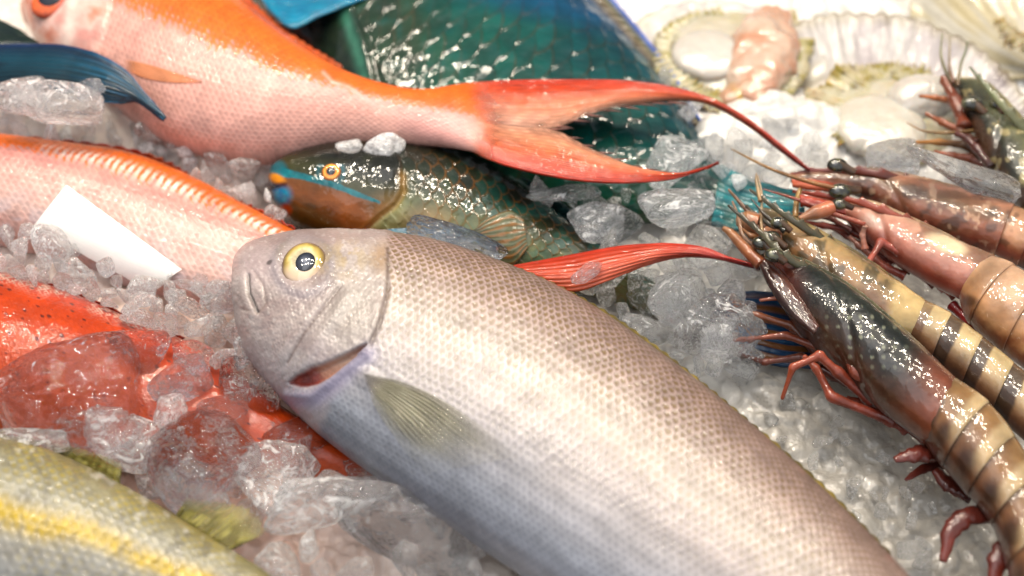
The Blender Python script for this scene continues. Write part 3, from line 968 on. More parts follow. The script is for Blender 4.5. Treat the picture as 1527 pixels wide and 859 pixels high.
def mid_parrotfish():
    D = [(401, 262), (410, 246), (438, 229), (490, 215), (560, 211), (640, 217), (720, 243), (790, 288), (850, 333), (920, 383), (990, 430), (1050, 458)]
    V = [(403, 292), (415, 318), (446, 345), (500, 368), (570, 388), (640, 405), (710, 418), (780, 428), (840, 434), (905, 448), (975, 472), (1046, 496)]
    T = [.005, .011, .016, .020, .022, .022, .020, .017, .014, .011, .008, .005]
    B = Body(D, V, T, [.018, .018, .017, .016, .014, .013, .011, .010, .009, .009, .009, .010], e=2.1, ns=560, nv=200, nb=12)
    gill = [(600, 262), (602, 285), (590, 305), (567, 322), (545, 342)]
    band = [(405, 250), (425, 258), (455, 264), (490, 273), (525, 287), (566, 302)]

    def head(G):
        gx = np.interp(G['py'], [200, 262, 290, 310, 330, 360], [585, 601, 599, 585, 560, 525])
        return 1 - sst(-4, 4, G['px'] - gx)

    def disp(G):
        px, py = G['px'], G['py']
        e, rid, dy = scale_cells(G['s'] / 0.0064, G['v'] * 15)
        hd = head(G)
        h = (1 - hd) * 0.0004 * (e - 0.5) * np.interp(G['v'], [0, .06, 1], [.2, 1, 1])
        h -= 0.0012 * np.exp(-(dpoly(px, py, gill) / 3.5) ** 2)
        gx = np.interp(py, [200, 262, 290, 310, 330, 360], [585, 601, 599, 585, 560, 525])
        h += hd * 0.0014 * np.exp(-np.clip(gx - px, 0, None) / 22)
        h += 0.0007 * blob(px, py, 421, 292, 15, 14, 0, 0.8) + 0.0006 * blob(px, py, 413, 266, 12, 8, 20, 0.6)
        h -= 0.0012 * np.exp(-(dpoly(px, py, [(400, 281), (412, 279), (424, 276)]) / 2.5) ** 2)
        h += 0.0005 * (fbm(px / 14, py / 14, 4) - 0.5)
        return h

    def colr(G):
        px, py, v = G['px'], G['py'], G['v']
        e, rid, dy = scale_cells(G['s'] / 0.0064, v * 15)
        hd = head(G)
        nz = fbm(px / 30, py / 30, 6)
        vv = np.clip(v + 0.12 * (nz - 0.5), 0, 1)
        c = ramp(vv, [(0, '#0c0d08'), (0.3, '#13150d'), (0.5, '#20261a'), (0.62, '#454c32'), (0.78, '#868a60'), (1, '#8f8450')])
        c = mix(c, hexl('#1d5a50'), 0.55 * sst(0.45, 0.65, fbm(px / 24, py / 24, 2)) * sst(640, 760, px))
        c = mix(c, hexl('#8a5520'), 0.6 * sst(0.88, 0.97, e) * sst(0.3, 0.5, v) * sst(600, 660, px))
        yb = np.interp(px, [400, 412, 445, 487, 526, 566, 620], [246, 252, 263, 273, 288, 301, 318]) + 8 * (nz - 0.5)
        hc = mix(mix(hexl('#14150c'), hexl('#3a3a1c'), sst(-45, -8, py - yb)), ramp((py - yb) / 80, [(0, '#6a4220'), (0.3, '#7d4822'), (0.6, '#57401c'), (1, '#4a3c20')]), sst(-5, 5, py - yb))
        hc = mix(hc, hexl('#23240f'), 0.6 * sst(0.5, 0.7, fbm(px / 22, py / 14, 3.3)))
        hc = mix(hc, hexl('#96562a'), 0.7 * blob(px, py, 530, 320, 50, 22, 25, 0.7))
        hc = mix(hc, hexl('#7f5f36'), 0.6 * blob(px, py, 575, 310, 26, 20, 0, 0.7))
        hc = mix(hc, hexl('#3a3a1a'), 0.6 * blob(px, py, 470, 335, 40, 20, 20, 0.7))
        c = mix(c, hc, hd)
        c = mix(c, hexl('#8a6844'), 0.6 * blob(px, py, 635, 330, 40, 22, 0, 0.6))
        d, t = dpoly(px, py, band, True)
        w = np.interp(t, [0, .3, .8, 1], [11, 5.5, 4.5, 2]) * (0.7 + 0.6 * fbm(px / 12, py / 12, 2))
        c = mix(c, mix(hexl('#0a5660'), hexl('#16808a'), fbm(px / 8, py / 8)), 1 - sst(0.75, 1.1, d / w))
        c = mix(c, hexl('#0d6470'), 0.8 * blob(px, py, 415, 250, 13, 11, 30, 0.4))
        c = mix(c, hexl('#e0901c'), blob(px, py, 412, 266, 13, 6, 20, 0.5))
        c = mix(c, hexl('#10304a'), blob(px, py, 405, 279, 9, 6, 10, 0.4))
        c = mix(c, mix(hexl('#0c5aa0'), hexl('#1c9cac'), fbm(px / 6, py / 6, 3)), blob(px, py, 421, 291, 13, 13, 0, 0.6))
        c = mix(c, hexl('#b8481c'), 0.8 * blob(px, py, 425, 314, 9, 10, 30, 0.5))
        c = mix(c, hexl('#0f5a66'), 0.7 * np.exp(-((np.hypot(px - 493, (py - 257)) - 19) / 3.5) ** 2) * (py > 245))
        c = mix(c, hexl('#b08a54'), 0.6 * np.exp(-(dpoly(px, py, gill) / 6) ** 2))
        return c

    loc = B.P.mean(axis=(0, 1)); loc[2] = 0
    r = thing('parrotfish', 'dark olive parrotfish with an orange eye and blue and yellow lips', 'fish', loc)
    B.build('body', M['dark'], r, colr, disp)
    lens_eye(B, 494, 257, 0.0042, M['eye'], r, [(0, '#b56a14'), (0.5, '#c8761a'), (0.72, '#e0a040'), (0.85, '#a85a14'), (1, '#3a2a14')], [(0, '#151a1e'), (1, '#050607')], 0.5, 1.0, h=0.0016)

    def pfc(G):
        u, v = G['u'], G['v']
        c = mix(hexl('#6c7150'), hexl('#a06a2c'), sst(0.75, 0.95, np.abs(np.sin(v * 7 * np.pi + 3 * u))))
        return mix(c, hexl('#27483f'), 0.5 * (1 - sst(0, 0.3, u)))
    sheet('pectoral_fin', [(706, 345), (730, 328), (760, 318), (780, 330)], [(712, 362), (735, 385), (765, 393), (787, 372)], 0, 0, M['fin'], r, pfc, nu=40, nv=30, rays=10, amp=0.0005, body=B, lift=0.0018)
    sheet('pelvic_fin', [(548, 346), (590, 341), (640, 340), (690, 350), (742, 368)], [(556, 358), (600, 366), (650, 380), (700, 392), (738, 392)], 0.030, 0.028, M['fin'], r,
          lambda G: mix(ramp(G['u'], [(0, '#b0683a'), (0.16, '#9a6438'), (0.22, '#157886'), (0.4, '#123a58'), (0.8, '#182230'), (1, '#232c3a')]), hexl('#2f6f98'), 0.5 * (1 - sst(0.1, 0.3, G['v']))), nu=60, nv=24, rays=9, amp=0.0005)

    def tc(G):
        u, v = G['u'], G['v']
        st = np.abs(np.sin(v * 6 * np.pi))
        c = mix(hexl('#123f66'), hexl('#7a4c26'), sst(0.55, 0.85, st))
        c = mix(c, hexl('#0b2036'), 0.7 * (1 - sst(0.0, 0.25, u)))
        return mix(c, hexl('#1d6a9a'), 0.6 * sst(0.8, 1.0, 1 - v))
    sheet('tail_fin', [(1044, 456), (1085, 437), (1130, 434), (1180, 440), (1225, 452)], [(1042, 498), (1085, 520), (1120, 535), (1165, 546), (1215, 548)], 0.012, 0.010, M['fin'], r, tc, nu=60, nv=50, rays=13, amp=0.0009, thick=0.0008)
    sheet('dorsal_fin', [(720, 246), (780, 284), (840, 328), (900, 372)], [(732, 236), (800, 274), (860, 318), (918, 366)], 0.014, 0.020, M['fin'], r,
          lambda G: mix(hexl('#0e1c1c'), hexl('#1d4a4a'), fbm(G['u'] * 20, G['v'] * 3)), nu=70, nv=10, rays=14, amp=0.001, along=False)
    return B


def teal_fish():
    D = [(480, -225), (600, -205), (720, -140), (812, -68), (888, 6), (955, 78), (1003, 140), (1040, 195), (1075, 245), (1112, 274)]
    V = [(380, 15), (440, 100), (520, 190), (620, 260), (730, 310), (830, 330), (915, 335), (975, 332), (1030, 322), (1086, 326)]
    T = [.02, .026, .029, .029, .027, .023, .018, .013, .009, .006]
    B = Body(D, V, T, [.010, .010, .009, .008, .008, .008, .009, .010, .012, .014], e=2.1, ns=520, nv=220, nb=12)

    def disp(G):
        e, rid, dy = scale_cells(G['s'] / 0.0115, G['v'] * 16)
        gx = np.interp(G['py'], [-100, 20, 60, 120], [520, 530, 545, 560])
        hd = 1 - sst(-6, 6, G['px'] - gx)
        h = (1 - hd) * 0.00055 * (e - 0.5) * np.interp(G['v'], [0, .06, 1], [.2, 1, 1])
        h += 0.0008 * (fbm(G['px'] / 22, G['py'] / 22, 2) - 0.5)
        h += hd * 0.002 * np.exp(-np.clip(gx - G['px'], 0, None) / 25)
        return h

    def colr(G):
        px, py, v = G['px'], G['py'], G['v']
        e, rid, dy = scale_cells(G['s'] / 0.0115, v * 16)
        nz = fbm(px / 70, py / 70, 3)
        c = ramp(np.clip(v + 0.25 * (nz - 0.5), 0, 1), [(0, '#08364e'), (0.25, '#06444f'), (0.5, '#064a46'), (0.75, '#0f4a38'), (1, '#264a30')])
        c = mix(c, hexl('#2a301a'), 0.65 * sst(0.3, 0.7, sst(740, 560, px) * (0.5 + fbm(px / 40, py / 40, 8))))
        c = mix(c, hexl('#3e3018'), 0.8 * sst(0.88, 0.98, e) * (0.4 + 0.6 * rid))
        c = mix(c, hexl('#0b4f4c'), 0.4 * sst(0.55, 0.75, fbm(px / 16, py / 16, 5)))
        gx = np.interp(py, [-100, 20, 60, 120], [520, 530, 545, 560])
        hd = 1 - sst(-8, 8, px - gx)
        hc = mix(hexl('#22301c'), hexl('#15221c'), fbm(px / 14, py / 14, 4))
        hc = mix(hc, hexl('#4f8f78'), 0.8 * np.exp(-((px - gx + 16) / 9) ** 2))
        hc = mix(hc, hexl('#0c1212'), 0.8 * blob(px, py, 470, 30, 26, 40, 0, 0.6))
        c = mix(c, hc, hd)
        c = mix(c, hexl('#0a4a78'), 0.6 * sst(20, -30, py - 0.25 * (px - 700)) * sst(600, 760, px))
        return c * (0.6 + 0.55 * nz)[..., None] * (0.8 + 0.4 * rid)[..., None]

    loc = B.P.mean(axis=(0, 1)); loc[2] = 0
    r = thing('parrotfish', 'big dark teal parrotfish with large scales, under the forked red tail', 'fish', loc)
    B.build('body', M['dark'], r, colr, disp)

    def dc(G):
        v = G['v']
        c = ramp(v, [(0, '#0f3038'), (0.15, '#3c3020'), (0.5, '#6a5a3a'), (0.7, '#3b4a2c'), (0.85, '#1b4fb0'), (1, '#2159c8')])
        return c * (0.7 + 0.5 * fbm(G['u'] * 60, v * 3))[..., None]
    sheet('dorsal_fin', [(800, -72), (866, -12), (922, 48), (966, 98), (1004, 146), (1036, 190)], [(862, -60), (914, -2), (962, 55), (1000, 104), (1028, 148), (1052, 190)], 0.014, 0.016, M['fin'], r, dc, nu=120, nv=26, rays=24, amp=0.001, along=False)
    sheet('tail_fin', [(1075, 246), (1110, 262), (1150, 276), (1200, 286)], [(1060, 335), (1100, 345), (1150, 344), (1200, 336)], 0.020, 0.022, M['fin'], r,
          lambda G: mix(mix(hexl('#0f5560'), hexl('#1a8a92'), np.abs(np.sin(G['v'] * 22))), hexl('#3a4a2a'), 0.5 * sst(0.5, 0.7, fbm(G['u'] * 5, G['v'] * 6))), nu=60, nv=40, rays=14, amp=0.0009)
    return B


def back_fish():
    D = [(250, -150), (330, -130), (400, -110), (450, -80), (480, -40)]
    V = [(260, -20), (350, 10), (405, 44), (440, 58), (470, 30)]
    T = [.018, .022, .020, .014, .006]
    B = Body(D, V, T, 0.004, ns=160, nv=90, nb=10)
    loc = B.P.mean(axis=(0, 1)); loc[2] = 0
    r = thing('parrotfish', 'grey green fish with a bright turquoise fin behind the fork-tailed orange fish', 'fish', loc)
    B.build('body', M['dark'], r, lambda G: mix(hexl('#3c5648'), hexl('#27463f'), fbm(G['px'] / 20, G['py'] / 20)), lambda G: 0.0008 * (fbm(G['px'] / 12, G['py'] / 12) - 0.5))
    sheet('pectoral_fin', [(376, -24), (420, -30), (480, -24), (560, -20)], [(398, 12), (434, 42), (478, 24), (552, -6)], 0.034, 0.036, M['fin'], r,
          lambda G: mix(hexl('#0a6f9c'), hexl('#149bc0'), fbm(G['u'] * 8, G['v'] * 8)), nu=50, nv=30, rays=9, amp=0.0008)


def blue_tail():
    D = [(-330, 10), (-240, 20), (-150, 38), (-70, 55), (-15, 66)]
    V = [(-340, 200), (-250, 195), (-160, 180), (-80, 162), (-15, 146)]
    T = [.02, .018, .014, .010, .006]
    B = Body(D, V, T, [.02, .02, .022, .024, .026], ns=120, nv=60, nb=10)
    loc = B.P.mean(axis=(0, 1)); loc[2] = 0
    r = thing('parrotfish', 'blue green tail of a parrotfish under the head of the fork-tailed fish', 'fish', loc)
    B.build('body', M['dark'], r, lambda G: mix(hexl('#14404c'), hexl('#1c5a58'), fbm(G['px'] / 20, G['py'] / 20)))

    def tc(G):
        u, v = G['u'], G['v']
        c = ramp(v, [(0, '#153c80'), (0.08, '#0c2a48'), (0.3, '#0a465a'), (0.6, '#0a3644'), (0.8, '#082c38'), (1, '#125a78')])
        c = mix(c, hexl('#0b2030'), 0.6 * sst(0.5, 0.7, fbm(u * 5, v * 5)))
        c = mix(c, hexl('#1d7aa8'), 0.6 * sst(0.75, 1, np.abs(np.sin(v * 25))) * sst(0.3, 0.6, u))
        return c
    tf = thing_part('tail_fin', r)
    sheet('lower_lobe', [(-30, 68), (40, 66), (100, 68), (150, 82), (190, 108), (220, 144), (246, 177)], [(-30, 144), (30, 142), (85, 148), (135, 152), (178, 154), (205, 152), (246, 178)], [.040, .048, .053, .055, .054, .050, .044], [.036, .042, .045, .046, .046, .046, .044], M['fin'], tf, tc, nu=110, nv=50, rays=12, amp=0.001, thick=0.0008, sag=0.003)
    sheet('upper_lobe', [(-60, 14), (-10, 26), (30, 46), (58, 66)], [(-40, 72), (0, 68), (30, 66), (58, 67)], 0.038, 0.042, M['fin'], tf,
          lambda G: mix(hexl('#10202a'), hexl('#223a24'), fbm(G['u'] * 6, G['v'] * 6)), nu=50, nv=24, rays=8, amp=0.0008)


# ================================================================== PRAWNS
def px_path(pts, zs):
    pts = np.array(pts, float)
    zs = np.interp(np.linspace(0, 1, len(pts)), np.linspace(0, 1, len(zs)), zs) if not np.isscalar(zs) else np.full(len(pts), zs)
    return at(pts, zs)


def prawn(label, car, abd, zc, carcol, abdcol, rostrum, eyes, antennae, legs, scales_=(), swim=(), ratio=0.8, zr=None, group='prawns laid head to the middle of the ice'):
    Dc, Vc = car
    B = Body(Dc, Vc, None, zc, ratio=ratio, e=2.2, ns=200, nv=90, nb=24)
    loc = B.P.mean(axis=(0, 1)); loc[2] = 0
    r = thing('prawn', label, 'prawn', loc, group)

    def disp(G):
        h = 0.0005 * (fbm(G['px'] / 16, G['py'] / 16, 3) - 0.5)
        h += 0.0009 * np.exp(-((G['v'] - 0.16) / 0.035) ** 2) * (1 - sst(0.7, 0.95, G['u']))     # ridge beside the rostrum
        h -= 0.0009 * np.exp(-((G['v'] - 0.24) / 0.03) ** 2) * (1 - sst(0.55, 0.8, G['u']))
        h -= 0.0008 * np.exp(-((G['u'] - 0.42 - 0.3 * (G['v'] - 0.5)) / 0.03) ** 2) * sst(0.2, 0.4, G['v'])
        return h
    B.build('carapace', M['prawn'], r, carcol, disp)
    Da, Va = abd
    K = len(Da)
    for k in range(K - 1):
        zz = zc if np.isscalar(zc) else zc[-1]
        Bs = Body(Da, Va, None, zz - 0.0004 * k, ratio=ratio, e=2.2, ns=60, nv=70, nb=24, s0=k - (0.12 if k else 0.0), s1=k + 1.0 + (0.02 if k < K - 2 else 0),
                  mul=lambda u: 0.965 + 0.055 * np.sqrt(np.clip(u, 0, 1)) - 0.02 * sst(0.93, 1.0, u))
        Bs.build('abdomen_segment', M['prawn'], r, (lambda kk: lambda G: abdcol(G, kk))(k),
                 lambda G: 0.0003 * (fbm(G['px'] / 14, G['py'] / 14, 1) - 0.5))
    if rostrum:
        pts, zs, rad, c0, c1, teeth = rostrum
        P = px_path(pts, zs)
        n = 60
        s, _ = arc_params(P, n)
        pm = cr(P, s)
        u = np.linspace(0, 1, n)
        rr = np.interp(u, [0, 1], rad)
        tn = np.gradient(pm, axis=0); tn /= np.linalg.norm(tn, axis=1, keepdims=True)
        side = np.cross(tn, CAM - pm); side /= np.linalg.norm(side, axis=1, keepdims=True)
        if side[:, 1].mean() < 0:
            side = -side
        upv = np.cross(side, tn)
        saw = ((u * teeth) % 1.0)
        hgt = rr * (0.9 + 1.3 * saw ** 2.5 * (u < 0.9))
        ph = np.linspace(0, 2 * np.pi, 12, endpoint=False)
        cs, sn = np.cos(ph), np.sin(ph)
        ext = np.where(cs > 0, 1, 0)
        Pg = pm[:, None] + side[:, None] * (cs[None, :] * (ext[None] * hgt[:, None] + (1 - ext[None]) * rr[:, None]))[..., None] + upv[:, None] * (sn[None, :] * 0.45 * rr[:, None])[..., None]
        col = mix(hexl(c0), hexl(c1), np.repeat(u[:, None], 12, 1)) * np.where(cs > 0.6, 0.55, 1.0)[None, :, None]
        raw_mesh('rostrum', Pg, grid_faces(n, 12), M['prawn'], r, col)
    for (p, z, rad, stalk) in eyes:
        c = at(np.array(p, float), z)
        e = dome_ball('eye', c - np.array([0, 0, 0.001]), rad * 0.78, M['eye'], r)
        tube('eye_stalk', [c, at(np.array(stalk, float), z - 0.002)], [rad * 0.5, rad * 0.38], M['leg'], e, '#4a3c28', '#6a4a34', nseg=10)
    for (pts, zs, rad, c0, c1) in antennae:
        tube('antenna', px_path(pts, zs), rad, M['leg'], r, c0, c1, nseg=60, sides=8)
    for (pts, zs, rad, c0, c1) in legs:
        joints = px_path(pts, zs)
        # jointed: rounded corners and knobs at the joints
        dense, rads = [], []
        rr = np.interp(np.linspace(0, 1, len(joints)), np.linspace(0, 1, len(rad)), rad)
        for k in range(len(joints) - 1):
            for t in (0.0, 0.06, 0.3, 0.7, 0.94):
                dense.append(joints[k] * (1 - t) + joints[k + 1] * t)
                rads.append((rr[k] * (1 - t) + rr[k + 1] * t) * 0.66 * (1.2 if t in (0.0, 0.06, 0.94) else 0.92))
        dense.append(joints[-1]); rads.append(rr[-1] * 0.4)
        tube('leg', dense, rads, M['leg'], r, c0, c1, nseg=len(dense) * 5, sides=12, rnoise=0.25)
    for (A, Bp, z, c0, c1) in scales_:
        sheet('antennal_scale', A, Bp, z, z - 0.002, M['prawn'], r, lambda G: mix(hexl(c0), hexl(c1), G['v']) * (0.7 + 0.6 * fbm(G['u'] * 8, G['v'] * 4))[..., None], nu=40, nv=14, rays=2, amp=0.0005, thick=0.0008, sag=0.0012)
    for (pts, zs, rad, c0, c1) in swim:
        tube('swimmeret', px_path(pts, zs), [q * 0.62 for q in rad], M['leg'], r, '#4a1c16', '#8a3a2c', nseg=40, sides=14, flat=0.55, rnoise=0.7)
    return B


def dome_ball(name, c, rad, mat, parent, col='#2b2a1c'):
    th = np.linspace(0.02, math.pi - 0.02, 20)
    ph = np.linspace(0, 2 * math.pi, 28, endpoint=False)
    Tt, Pp = np.meshgrid(th, ph, indexing='ij')
    P = c + rad * np.stack([np.sin(Tt) * np.cos(Pp) * 1.3, np.sin(Tt) * np.sin(Pp), 0.85 * np.cos(Tt)], -1)
    cc = mix(hexl('#1a1912'), hexl('#4f4d30'), sst(0.4, 0.75, fbm(P[..., 0] * 500, P[..., 1] * 500, P[..., 2] * 500)))
    return raw_mesh(name, P, grid_faces(20, 28), mat, parent, cc)


def pnoise(G, f=20.0, z=0.0):
    return fbm(G['px'] / f, G['py'] / f, z)


def prawns():
    # --- front tiger prawn
    def cc(G):
        v, u = G['v'], G['u']
        c = ramp(np.clip(v + 0.15 * (pnoise(G, 22) - 0.5), 0, 1), [(0, '#8f7a50'), (0.12, '#6f6a4c'), (0.26, '#34382c'), (0.5, '#171b19'), (0.68, '#2a241e'), (0.85, '#4a3224'), (1, '#5a3526')])
        c = mix(c, hexl('#8c4a30'), sst(0.72, 0.95, u) * 0.85)
        c = mix(c, hexl('#6a2f20'), 0.7 * (1 - sst(0.1, 0.3, u)) * sst(0.3, 0.6, v))
        c = mix(c, hexl('#a8906a'), 0.7 * (1 - sst(0.06, 0.16, v)))
        d = np.hypot((G['px'] % 17) - 8.5, (G['py'] % 15) - 7.5)
        c = mix(c, hexl('#a3a58c'), 0.75 * (1 - sst(2, 4, d)) * blob(G['px'], G['py'], 1290, 500, 60, 40, 35, 0.6) * (pnoise(G, 9, 7) > 0.45))
        return c

    def ac(G, k):
        v, u = G['v'], G['u']
        c = ramp(np.clip(v + 0.2 * (pnoise(G, 18, 2) - 0.5), 0, 1), [(0, '#b0946a'), (0.3, '#a07a4c'), (0.6, '#8a623c'), (0.85, '#6b4630'), (1, '#5a3524')])
        c = mix(c, hexl('#c9b084'), 0.75 * sst(0.55, 0.75, u) * (1 - sst(0.6, 0.9, v)))
        c = mix(c, hexl('#33241c'), 0.75 * (1 - sst(0.08, 0.3, u)) * sst(0.3, 0.8, pnoise(G, 24, 5) + 0.3 * v))
        return mix(c, hexl('#2a1e1c'), 0.7 * blob(v * 10, u * 10, 8.2, 6.0, 1.2, 2.2, 0, 0.6))
    prawn('dark tiger prawn with long red legs reaching towards the silver fish',
          ([(1128, 384), (1160, 376), (1215, 398), (1280, 438), (1350, 498), (1415, 556), (1442, 586)], [(1133, 402), (1162, 448), (1200, 505), (1258, 563), (1312, 612), (1362, 648), (1388, 668)]),
          ([(1428, 566), (1478, 606), (1516, 656), (1552, 716), (1582, 790), (1596, 872)], [(1372, 655), (1402, 692), (1440, 734), (1476, 778), (1500, 842), (1508, 912)]),
          0.030, cc, ac,
          ([(1235, 418), (1170, 382), (1140, 352), (1116, 332), (1086, 306)], [.034, .044, .044, .043, .042], [.0021, .0006], '#6f6a4a', '#3a3a30', 8),
          [((1137, 360), .040, .0042, (1160, 385)), ((1155, 378), .045, .0040, (1172, 392))],
          [([(1135, 395), (1110, 370), (1090, 348), (1078, 340)], [.034, .036], [.0030, .0022, .001], '#a85a34', '#c98a58'),
           ([(1140, 370), (1135, 330), (1136, 290), (1130, 262)], [.036, .044], [.0009, .0003], '#b08a58', '#d8b890'),
           ([(1130, 372), (1108, 352), (1100, 320), (1092, 300)], [.034, .040], [.0012, .0004], '#8a5a3a', '#c0906a')],
          [([(1360, 630), (1318, 590), (1276, 556), (1246, 500), (1212, 458), (1176, 442), (1132, 448)], [.020, .028, .036, .034, .030], [.0038, .0034, .0030, .0028, .0026, .0020, .0008], '#8a3a28', '#c06a4c'),
           ([(1300, 600), (1250, 556), (1222, 530), (1182, 548), (1166, 596)], [.020, .032, .034, .020], [.0034, .0030, .0024, .0010], '#8f3a2a', '#c4603f'),
           ([(1352, 640), (1330, 628), (1240, 592), (1216, 548), (1198, 530)], [.016, .022, .026], [.0036, .0032, .0026, .0012], '#8a3526', '#b85a40'),
           ([(1260, 560), (1225, 520), (1172, 500), (1092, 507)], [.020, .026, .024], [.0034, .0028, .0022, .0008], '#7a3424', '#a8593c'),
           ([(1230, 540), (1180, 486), (1130, 470), (1085, 462)], [.020, .024, .022], [.0030, .0026, .0020, .0008], '#6a2f22', '#a5603c'),
           ([(1280, 580), (1240, 560), (1195, 532), (1140, 540), (1102, 528)], [.014, .018, .016], [.0030, .0026, .0022, .0010], '#5a261c', '#8a4530'),
           ([(1385, 660), (1340, 625), (1290, 600), (1262, 596)], [.014, .018], [.0036, .003, .002], '#7a2f22', '#a84f38')],
          scales_=[([(1140, 384), (1170, 410), (1200, 450), (1222, 486)], [(1132, 398), (1148, 430), (1176, 470), (1212, 500)], .038, '#5a3022', '#2a1814')],
          swim=[([(1400, 672), (1372, 676), (1334, 686)], [.018, .022, .022], [.006, .0065, .002], '#7a2620', '#b04a38'),
                ([(1410, 690), (1376, 700), (1350, 716)], [.014, .014], [.004, .003, .001], '#5a1f1a', '#8a3426'),
                ([(1450, 740), (1415, 722), (1395, 700)], [.014, .016], [.006, .006, .003], '#4a1c18', '#8a3a2a'),
                ([(1500, 770), (1452, 768), (1420, 790), (1406, 838)], [.020, .024, .018], [.006, .006, .0055, .002], '#6a2620', '#a8452e'),
                ([(1535, 810), (1500, 818), (1486, 842), (1480, 890)], [.020, .024, .018], [.006, .006, .0055, .002], '#7a2822', '#b4553a')])

    # --- tiger prawn behind it, banded
    def cc2(G):
        v, u = G['v'], G['u']
        c = ramp(np.clip(v + 0.25 * (pnoise(G, 20, 4) - 0.5), 0, 1), [(0, '#5a5638'), (0.2, '#8c7c54'), (0.45, '#a8895c'), (0.7, '#946a44'), (1, '#6a4630')])
        c = mix(c, hexl('#3b3a2a'), 0.75 * sst(0.5, 0.62, pnoise(G, 24, 9)) * (1 - sst(0.75, 0.9, u)))
        c = mix(c, hexl('#d8ba80'), 0.9 * sst(0.80, 0.86, u))
        return c

    def ac2(G, k):
        v, u = G['v'], G['u']
        nz = pnoise(G, 16, 6)
        c = ramp(np.clip(v + 0.1 * (nz - 0.5), 0, 1), [(0, '#a89878'), (0.3, '#b0946a'), (0.7, '#8a6446'), (1, '#6a4432')])
        b = sst(0.42, 0.5, u + 0.08 * (nz - 0.5))
        c = mix(c, mix(hexl('#4a3a30'), hexl('#2a201c'), v), 0.9 * (1 - b) * (0.9 if k else 0.25))
        c = mix(c, hexl('#d9c08c'), 0.75 * b * (1 - sst(0.5, 0.9, v)))
        return c
    prawn('brown and cream banded tiger prawn lying just behind the dark one with long red legs',
          ([(1130, 310), (1162, 318), (1212, 341), (1272, 376), (1332, 416), (1388, 454)], [(1131, 336), (1150, 378), (1190, 420), (1250, 468), (1312, 506), (1362, 512)]),
          ([(1376, 446), (1420, 470), (1466, 504), (1512, 542), (1562, 586), (1620, 640)], [(1346, 505), (1386, 536), (1432, 572), (1477, 612), (1532, 660), (1592, 706)]),
          0.028, cc2, ac2,
          ([(1250, 372), (1190, 334), (1150, 306), (1118, 282)], [.032, .042, .043, .042], [.0021, .0006], '#5a5638', '#4a4a3a', 7),
          [((1150, 352), .040, .0040, (1172, 370)), ((1162, 330), .042, .0036, (1180, 345))],
          [([(1140, 340), (1118, 318), (1098, 296), (1086, 282)], [.036, .042], [.0014, .0004], '#7a4a34', '#a8744a'),
           ([(1130, 335), (1112, 330), (1098, 330)], [.036, .036], [.0045, .0045, .002], '#c8794a', '#e0a878'),
           ([(1134, 300), (1128, 270), (1128, 258)], [.042, .046], [.0010, .0003], '#b08a58', '#d8b890')],
          [([(1160, 400), (1130, 392), (1104, 388)], [.024, .026], [.0022, .0018, .0008], '#7a4a30', '#a8744c'),
           ([(1175, 350), (1150, 338), (1122, 318), (1112, 306)], [.034, .040], [.0026, .0022, .0008], '#3a3a2c', '#6a5a40'),
           ([(1180, 372), (1150, 362), (1120, 352), (1104, 340)], [.030, .036], [.0030, .0024, .0008], '#8a4a2c', '#c88a58'),
           ([(1170, 345), (1140, 320), (1120, 296)], [.040, .043], [.0016, .0012, .0003], '#2c2c24', '#5a4a38')],
          scales_=[([(1118, 326), (1140, 334), (1165, 344)], [(1114, 344), (1138, 356), (1168, 366)], .036, '#d08a5c', '#8a4a30')])

    # --- upper pink prawn
    def cc3(G):
        v, u = G['v'], G['u']
        c = ramp(np.clip(v + 0.2 * (pnoise(G, 22, 1) - 0.5), 0, 1), [(0, '#7d6a50'), (0.2, '#a07e64'), (0.4, '#b07a60'), (0.6, '#75583f'), (0.8, '#a0654c'), (1, '#8a4432')])
        c = mix(c, hexl('#4a3428'), 0.7 * sst(0.55, 0.7, pnoise(G, 26, 3)) * sst(0.2, 0.5, v))
        c = mix(c, hexl('#d8b090'), 0.6 * sst(0.62, 0.75, pnoise(G, 13, 8)))
        return c

    def ac3(G, k):
        v = G['v']
        c = ramp(np.clip(v + 0.25 * (pnoise(G, 18, 6) - 0.5), 0, 1), [(0, '#a88c6a'), (0.4, '#bc8c6a'), (0.7, '#c8946c'), (1, '#9a4a34')])
        c = mix(c, hexl('#6a3a28'), 0.7 * (1 - sst(0.02, 0.22, G['u'])))
        return mix(c, hexl('#5a4232'), 0.7 * sst(0.5, 0.7, pnoise(G, 18, 2)))
    prawn('reddish brown prawn whose beak points at the tip of the forked red tail',
          ([(1178, 259), (1222, 254), (1266, 252), (1312, 254), (1372, 266), (1432, 282), (1492, 299), (1514, 305)], [(1180, 272), (1222, 281), (1264, 289), (1303, 305), (1353, 336), (1408, 360), (1462, 377), (1480, 384)]),
          ([(1500, 302), (1546, 322), (1600, 352), (1650, 390)], [(1466, 372), (1516, 396), (1570, 426), (1622, 460)]),
          0.026, cc3, ac3,
          ([(1400, 284), (1330, 264), (1270, 255), (1215, 256), (1172, 262)], [.024, .033, .032, .029, .027], [.0022, .0009], '#6a3a2c', '#7a3426', 7),
          [((1249, 244), .042, .0044, (1275, 258)), ((1253, 283), .036, .0048, (1282, 284))],
          [([(1260, 284), (1210, 272), (1150, 252), (1090, 222)], [.036, .038, .034], [.0012, .0009, .0003], '#b06a30', '#a8803c')],
          [([(1400, 350), (1350, 335), (1310, 312), (1290, 300)], [.018, .02], [.0025, .002, .001], '#9a3a28', '#b85a44')],
          scales_=[([(1180, 264), (1215, 268), (1250, 274), (1275, 280)], [(1182, 280), (1215, 284), (1250, 286), (1275, 288)], .032, '#c04a30', '#d8744c')])

